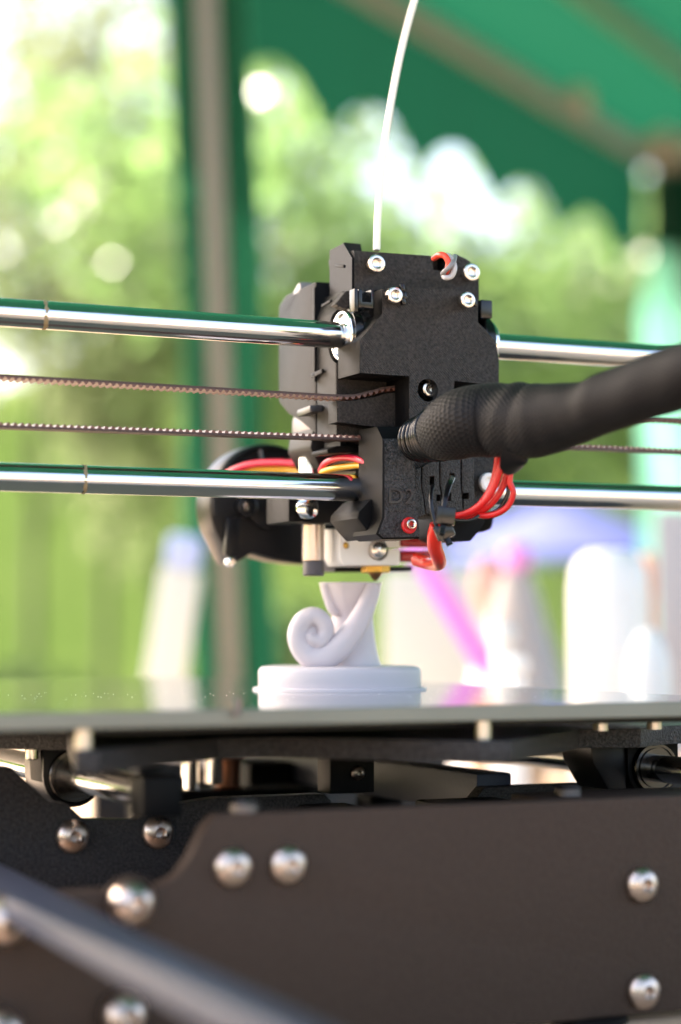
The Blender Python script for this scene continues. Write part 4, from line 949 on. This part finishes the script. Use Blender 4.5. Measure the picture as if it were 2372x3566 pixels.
# windings round its neck
for k, (fi, ro) in enumerate(((.012, .0006), (.18, .0008), (.40, .0008), (.56, .0007), (.78, .0008), (.92, .0006))):
    i = int(neck_s / L0 * NS * (.05 + fi * .95)); t, u, v = fr3[i]; r = res[i][3] + .0002
    ring = [cen[i] + (u * math.cos(a) + v * math.sin(a)) * r for a in [2 * math.pi * q / 48 for q in range(49)]]
    finish('neck_winding', tube(ring, ro, 8, False), M_TIE, cs, smooth=60)
# torn lower lip of the sleeve
p = [PD(1795, 1585, .543), PD(1822, 1600, .541), PD(1832, 1614, .540)]
bm = tube([p[0], p[1], p[2]], [.006, .0022, .0003], 14); finish('loose_lip', bm, M_SLEEVE, cs)

# ------------------------------------------------------------------ wires
def strand(name, label, cat, pts, r, m, group=None, seg=12):
    return tag(finish(name, wire(pts, r, seg), m, smooth=60), label, cat, group)
GW = 'red wires below the sleeve'
strand('red_wire', 'thick red wire nearest the carriage, curving from the sleeve to the cable ties', 'wire', [(1752, 1560, .556), (1742, 1625, .556), (1722, 1690, .557), (1690, 1742, .558), (1645, 1779, .560), (1600, 1796, .562), (1565, 1800, .563)], .00108, M_RED, GW)
strand('red_wire', 'red wire in the middle of the bundle under the sleeve', 'wire', [(1772, 1560, .558), (1768, 1630, .558), (1748, 1700, .559), (1712, 1752, .560), (1665, 1786, .562), (1615, 1803, .564)], .00100, M_RED, GW)
strand('red_wire', 'outermost red wire, bowing out to the right over the lower rod', 'wire', [(1800, 1565, .556), (1780, 1640, .556), (1776, 1680, .556), (1788, 1715, .556), (1772, 1758, .557), (1735, 1786, .558), (1690, 1796, .560), (1650, 1790, .562)], .00085, M_RED, GW)
strand('red_wire', 'red wire tucked behind the bundle under the sleeve', 'wire', [(1734, 1560, .559), (1728, 1630, .560), (1712, 1690, .561), (1680, 1745, .562), (1635, 1783, .564), (1590, 1800, .565)], .0009, M_RED, GW)
strand('black_wire', 'thin black wire looping under the red bundle', 'wire', [(1785, 1570, .560), (1772, 1660, .560), (1768, 1720, .560), (1742, 1768, .561), (1700, 1792, .562), (1650, 1802, .563), (1590, 1800, .564)], .0006, M_BLACKWIRE)
ht = thing('heater_tube', 'red tube hanging open-ended beneath the cable ties and bending to the heater block', 'tube', PD(1515, 1840, .566))
q = spline([PD(1522, 1832, .566), PD(1513, 1868, .568), PD(1514, 1905, .572), PD(1526, 1940, .578), PD(1528, 1962, .588), PD(1500, 1962, .598), PD(1450, 1948, .604)], 8)
bm = tube(q, .0021, 20, False); tube(q, .0016, 20, False, bm=bm)
finish('tube_wall', bm, M_REDTUBE, ht, smooth=60)
finish('tube_core', tube(q[3:], .0014, 14), M_REDDARK, ht, smooth=60)
finish('tube_lip', tube([Vector(q[0]) + (frames([Vector(x) for x in q])[0][1] * math.cos(a) + frames([Vector(x) for x in q])[0][2] * math.sin(a)) * .00185 for a in [2 * math.pi * i / 28 for i in range(29)]], .00032, 8, False), M_REDTUBE, ht)
strand('fan_wire', 'pinkish red wire arching over the blower fan left of the probe', 'wire', [(745, 1688, .652), (800, 1645, .645), (870, 1618, .640), (960, 1611, .634), (1050, 1616, .628), (1090, 1624, .624)], .00125, M_PINKWIRE)
strand('fan_wire', 'yellow wire below the pinkish red one over the blower fan', 'wire', [(770, 1688, .650), (840, 1650, .645), (920, 1633, .640), (1010, 1636, .634), (1090, 1648, .626)], .0013, M_YELLOW)
strand('fan_wire', 'red wire arching from the probe into the cable holder', 'wire', [(1118, 1640, .612), (1135, 1612, .606), (1175, 1596, .600), (1220, 1594, .594), (1265, 1606, .588), (1310, 1622, .584)], .00100, M_PINKWIRE)
strand('fan_wire', 'yellow wire rising from behind the lower rod into the cable holder', 'wire', [(1180, 1668, .612), (1122, 1650, .610), (1148, 1635, .604), (1210, 1624, .598), (1260, 1620, .590), (1310, 1621, .584)], .00095, M_YELLOW)
strand('fan_wire', 'black wire between the red and yellow ones beside the cable holder', 'wire', [(1122, 1655, .614), (1150, 1622, .608), (1195, 1608, .602), (1245, 1612, .595), (1310, 1630, .588)], .0008, M_BLACKWIRE)
strand('grey_cable', 'grey cable dropping from the extruder down to the probe', 'cable', [(1040, 1410, .64), (1056, 1470, .635), (1075, 1540, .63), (1080, 1600, .626)], .0019, M_GREYWIRE, None, 16)
strand('grey_cable', 'second grey cable slanting down behind the belt to the red wire', 'cable', [(1105, 1500, .634), (1118, 1560, .63), (1140, 1600, .625), (1200, 1595, .618)], .0018, M_GREYWIRE, None, 16)
strand('grey_cable', 'short grey cable lying under the bracket beside the cable holder', 'cable', [(1225, 1598, .605), (1270, 1582, .60), (1310, 1580, .595)], .0014, M_GREYWIRE, None, 16)
strand('connector_wire', 'small orange-red wire looping out of the socket at the top of the print head', 'wire', [(1512, 900, .585), (1530, 888, .5755), (1550, 892, .5735), (1562, 915, .573), (1558, 940, .5735), (1548, 958, .576)], .0009, mat('orange_red_wire_skin', (0.7, 0.06, 0.03), 0.3))
strand('connector_wire', 'grey wire crossing in front of the orange-red one at the top of the print head', 'wire', [(1584, 892, .579), (1580, 910, .573), (1565, 930, .5715), (1548, 945, .572), (1542, 955, .574)], .0007, M_GREYWIRE)
strand('connector_wire', 'pale grey wire bowed round the orange-red one at the top of the print head', 'wire', [(1558, 890, .577), (1575, 905, .574), (1583, 935, .573), (1572, 962, .573), (1550, 966, .573), (1543, 952, .576)], .0008, M_PALEWIRE)
# filament
q = spline([PD(1312, 872, .603), PD(1318, 720, .606), PD(1343, 480, .612), PD(1388, 220, .62), PD(1444, 0, .628), PD(1530, -260, .64), PD(1680, -600, .66), PD(1900, -950, .69)], 12)
tag(finish('filament', tube(q, .00108, 20), M_FILAMENT, smooth=60), 'ivory white filament strand curving up from the top of the print head', 'filament')

# ------------------------------------------------------------------ cable ties
GT = 'black cable ties'
def V(*a): return Vector(a)
t = thing('cable_tie', 'black cable tie clamping the bearing on the left of the carriage', 'cable tie', PY(1245, 1045, YB - .012), GT)
hd = PY(1262, 1046, YF + .002)
o = finish('tie_head', box(hd.x - .0022, hd.x + .0028, YF + .000, YF + .006, hd.z - .0026, hd.z + .0030, .0005), M_TIE, t)
cut(o, [box(hd.x - .0010, hd.x + .0019, YF - .001, YF + .004, hd.z - .0008, hd.z + .004)])
finish('tie_tail', obox(PY(1232, 1048, YF + .001), V(1, 0, 0), V(0, 1, 0), V(0, 0, 1), .0006, .0018, .0034, .0003), M_TIE, t)
xb = PY(1256, 1100, YR - .009).x; zc = zrod_at(0, xb); bm = NB(); prev = None
for i in range(25):
    a = R(-60 + 240 * i / 24); c, s = math.cos(a), math.sin(a)
    cur = [bm.verts.new((xb + dx, YR - rr * c, zc + rr * s)) for dx, rr in ((-.0013, .0077), (-.0013, .0087), (.0013, .0087), (.0013, .0077))]
    if prev:
        for k in range(4): bm.faces.new((prev[k], prev[(k + 1) % 4], cur[(k + 1) % 4], cur[k]))
    prev = cur
finish('tie_strap', bm, M_TIE, t)
t = thing('cable_tie', 'black cable tie on the right shoulder of the carriage', 'cable tie', PY(1690, 1080, YF + .006), GT)
hd = PY(1690, 1080, YF + .006)
o = finish('tie_head', box(hd.x - .0020, hd.x + .0020, YF + .005, YF + .011, hd.z - .0026, hd.z + .0030, .0005), M_TIE, t)
xb = PY(1700, 1150, YR - .006).x; zc = zrod_at(0, xb); bm = NB(); prev = None
for i in range(20):
    a = R(-40 + 170 * i / 19); c, s = math.cos(a), math.sin(a)
    cur = [bm.verts.new((xb + dx, YR - rr * c, zc + rr * s)) for dx, rr in ((-.0014, .0077), (-.0014, .0088), (.0014, .0088), (.0014, .0077))]
    if prev:
        for k in range(4): bm.faces.new((prev[k], prev[(k + 1) % 4], cur[(k + 1) % 4], cur[k]))
    prev = cur
finish('tie_strap', bm, M_TIE, t)
def flat_strap(pts, wd, th, sidev=None):
    q = [Vector(x) for x in spline([PD(*p) for p in pts], 8)]; fr_ = frames(q); bm = NB(); prev = None
    for c, (tt, u, v) in zip(q, fr_):
        sdv = tt.cross(F3).normalized(); nn = sdv.cross(tt)
        cur = [bm.verts.new(c + sdv * a * wd / 2 + nn * b * th / 2) for a, b in ((-1, -1), (1, -1), (1, 1), (-1, 1))]
        if prev:
            for k in range(4): bm.faces.new((prev[k], prev[(k + 1) % 4], cur[(k + 1) % 4], cur[k]))
        else: bm.faces.new(cur)
        prev = cur
    bm.faces.new(prev); bevel(bm, .0002, 1); return bm
t = thing('cable_tie', 'upper cable tie of the pair below the grille, its square head over the red wires', 'cable tie', PD(1550, 1795, .556), GT)
c = PD(1552, 1796, .5555); o = finish('tie_head', obox(c, R3 + V(0, 0, -.16), FH, V(0, 0, 1) + R3 * .12, .0027, .0022, .0024, .0005), M_TIE, t)
c2 = PD(1530, 1796, .5545); finish('head_lip', obox(c2, R3 + V(0, 0, -.16), FH, V(0, 0, 1) + R3 * .12, .0007, .0016, .0024, .0003), M_TIE, t)
finish('tie_strap', flat_strap([(1576, 1662, .567), (1566, 1685, .562), (1556, 1715, .5595), (1549, 1750, .558), (1546, 1785, .557)], .0016, .0010), M_TIE, t)
finish('tie_tail', flat_strap([(1546, 1815, .555), (1541, 1840, .554), (1538, 1862, .553)], .0017, .0012), M_TIE, t)
t = thing('cable_tie', 'lower cable tie of the pair below the grille, tilted head with cut tail pointing down', 'cable tie', PD(1545, 1850, .556), GT)
c = PD(1550, 1852, .5575); finish('tie_head', obox(c, R3 + V(0, 0, .42), FH, V(0, 0, 1) - R3 * .42, .0024, .0020, .0020, .0005), M_TIE, t)
c = PD(1527, 1858, .5565); finish('head_lip', obox(c, R3 + V(0, 0, .42), FH, V(0, 0, 1) - R3 * .42, .0009, .0020, .0021, .0003), M_TIE, t)
finish('tie_strap', flat_strap([(1508, 1690, .566), (1501, 1720, .563), (1502, 1760, .561), (1510, 1800, .560), (1522, 1840, .559)], .0011, .0009), M_TIE, t)
finish('tie_tail', flat_strap([(1552, 1868, .5565), (1560, 1884, .556), (1566, 1896, .5555)], .0018, .0012), M_TIE, t)
t = thing('wire_loop', 'thin black bare wire end curving from the cable ties under the red bundle', 'wire', PD(1600, 1800, .56))
finish('loop', wire([(1570, 1806, .558), (1600, 1812, .558), (1640, 1810, .558), (1668, 1795, .559)], .0004), M_BLACKWIRE, t)

# ------------------------------------------------------------------ printed model
pcx = PZ(1183, 2401, GZ); mx, my = pcx.x, pcx.y
mo = thing('printed_model', 'unfinished lilac-grey print of a flared column with a ram-horn scroll on a round base', '3D print', (mx, my, GZ))
pd_ = (Vector((mx, my, 0))).dot(FH)
def mpx(px): return rpx(px, pd_)
rB = mpx(283); hB = mpx(82)
finish('brim', lathe([(rB * 1.065, GZ + .00003), (rB * 1.06, GZ + .0007), (rB * 1.01, GZ + .0009), (rB * .9, GZ + .0007)], 'Z', (mx, my, 0), 64), M_MODEL, mo)
finish('base', lathe([(rB * .99, GZ + .0001), (rB, GZ + .0008), (rB, GZ + hB * .74), (rB * .985, GZ + hB * .88), (rB * .95, GZ + hB * .97), (rB * .9, GZ + hB), (0, GZ + hB)], 'Z', (mx, my, 0), 72), M_MODEL, mo)
def MP(px, py, dy=0.0): p = PD(px, py, pd_ + dy); return p
# column: loft of rings; (py, left px, right px)
col = [(2326, 1085, 1338), (2312, 1110, 1326), (2280, 1128, 1318), (2240, 1140, 1312), (2190, 1150, 1308), (2155, 1158, 1306), (2138, 1156, 1309), (2120, 1146, 1315), (2090, 1130, 1322), (2060, 1120, 1331), (2029, 1113, 1341)]
rows_ = spline(col, 4); bm = NB(); rings = []
for py, l_, r_ in rows_:
    c = MP((l_ + r_) / 2, py); rr = mpx((r_ - l_) / 2); ring = []
    f8 = max(0.0, min(1.0, (2150 - py) / 60))
    for k in range(48):
        a = 2 * math.pi * k / 48; q = (a + .3 + R(22.5)) % R(45) - R(22.5); oc = math.cos(R(22.5)) / math.cos(q) if f8 > 0 else 1
        rad = rr * (1 + (oc * 1.03 - 1) * f8 * .8)
        ring.append(bm.verts.new((c.x + rad * math.cos(a), my + (c.y - MP((l_ + r_) / 2, 2326).y) * 0 + rad * math.sin(a) * .9, c.z)))
    rings.append(ring)
for a, b in zip(rings, rings[1:]):
    for k in range(48): bm.faces.new((a[k], a[(k + 1) % 48], b[(k + 1) % 48], b[k]))
bm.faces.new(rings[0][::-1]); bm.faces.new(rings[-1])
finish('column', bm, M_MODEL, mo, smooth=22)
# horn: from the cup on the upper right, down across the front, round into a spiral
hp = [(1300, 2045, -.006, 24), (1275, 2110, -.009, 30), (1240, 2180, -.0115, 36), (1190, 2245, -.0125, 40), (1135, 2285, -.0125, 41), (1085, 2286, -.0125, 40), (1050, 2250, -.0125, 37), (1040, 2205, -.0125, 35), (1058, 2164, -.0125, 33), (1092, 2148, -.0125, 31), (1124, 2166, -.0128, 29),
      (1134, 2204, -.013, 27), (1116, 2232, -.0134, 27), (1090, 2224, -.0136, 27), (1088, 2206, -.0138, 24)]
q = spline([tuple(MP(a, b, dy)) + (mpx(r),) for a, b, dy, r in hp], 8)
bm = tube([x[:3] for x in q], [x[3] * 1.1 for x in q], 22); finish('horn', bm, M_MODEL, mo, smooth=60)
c = MP(1092, 2208, -.0128); finish('scroll_core', lathe([(0, -.0012), (mpx(22), -.0010), (mpx(38), -.0002), (mpx(44), .0012), (mpx(44), .004)], 'Y', c, 28), M_MODEL, mo, smooth=60)
# cup rim details: facet ridge on the left
q = spline([tuple(MP(a, b, -.004)) + (mpx(r),) for a, b, r in ((1132, 2032, 17), (1142, 2075, 18), (1158, 2120, 18), (1178, 2136, 14))], 6)
finish('cup_ridge', tube([x[:3] for x in q], [x[3] for x in q], 16), M_MODEL, mo, smooth=60)
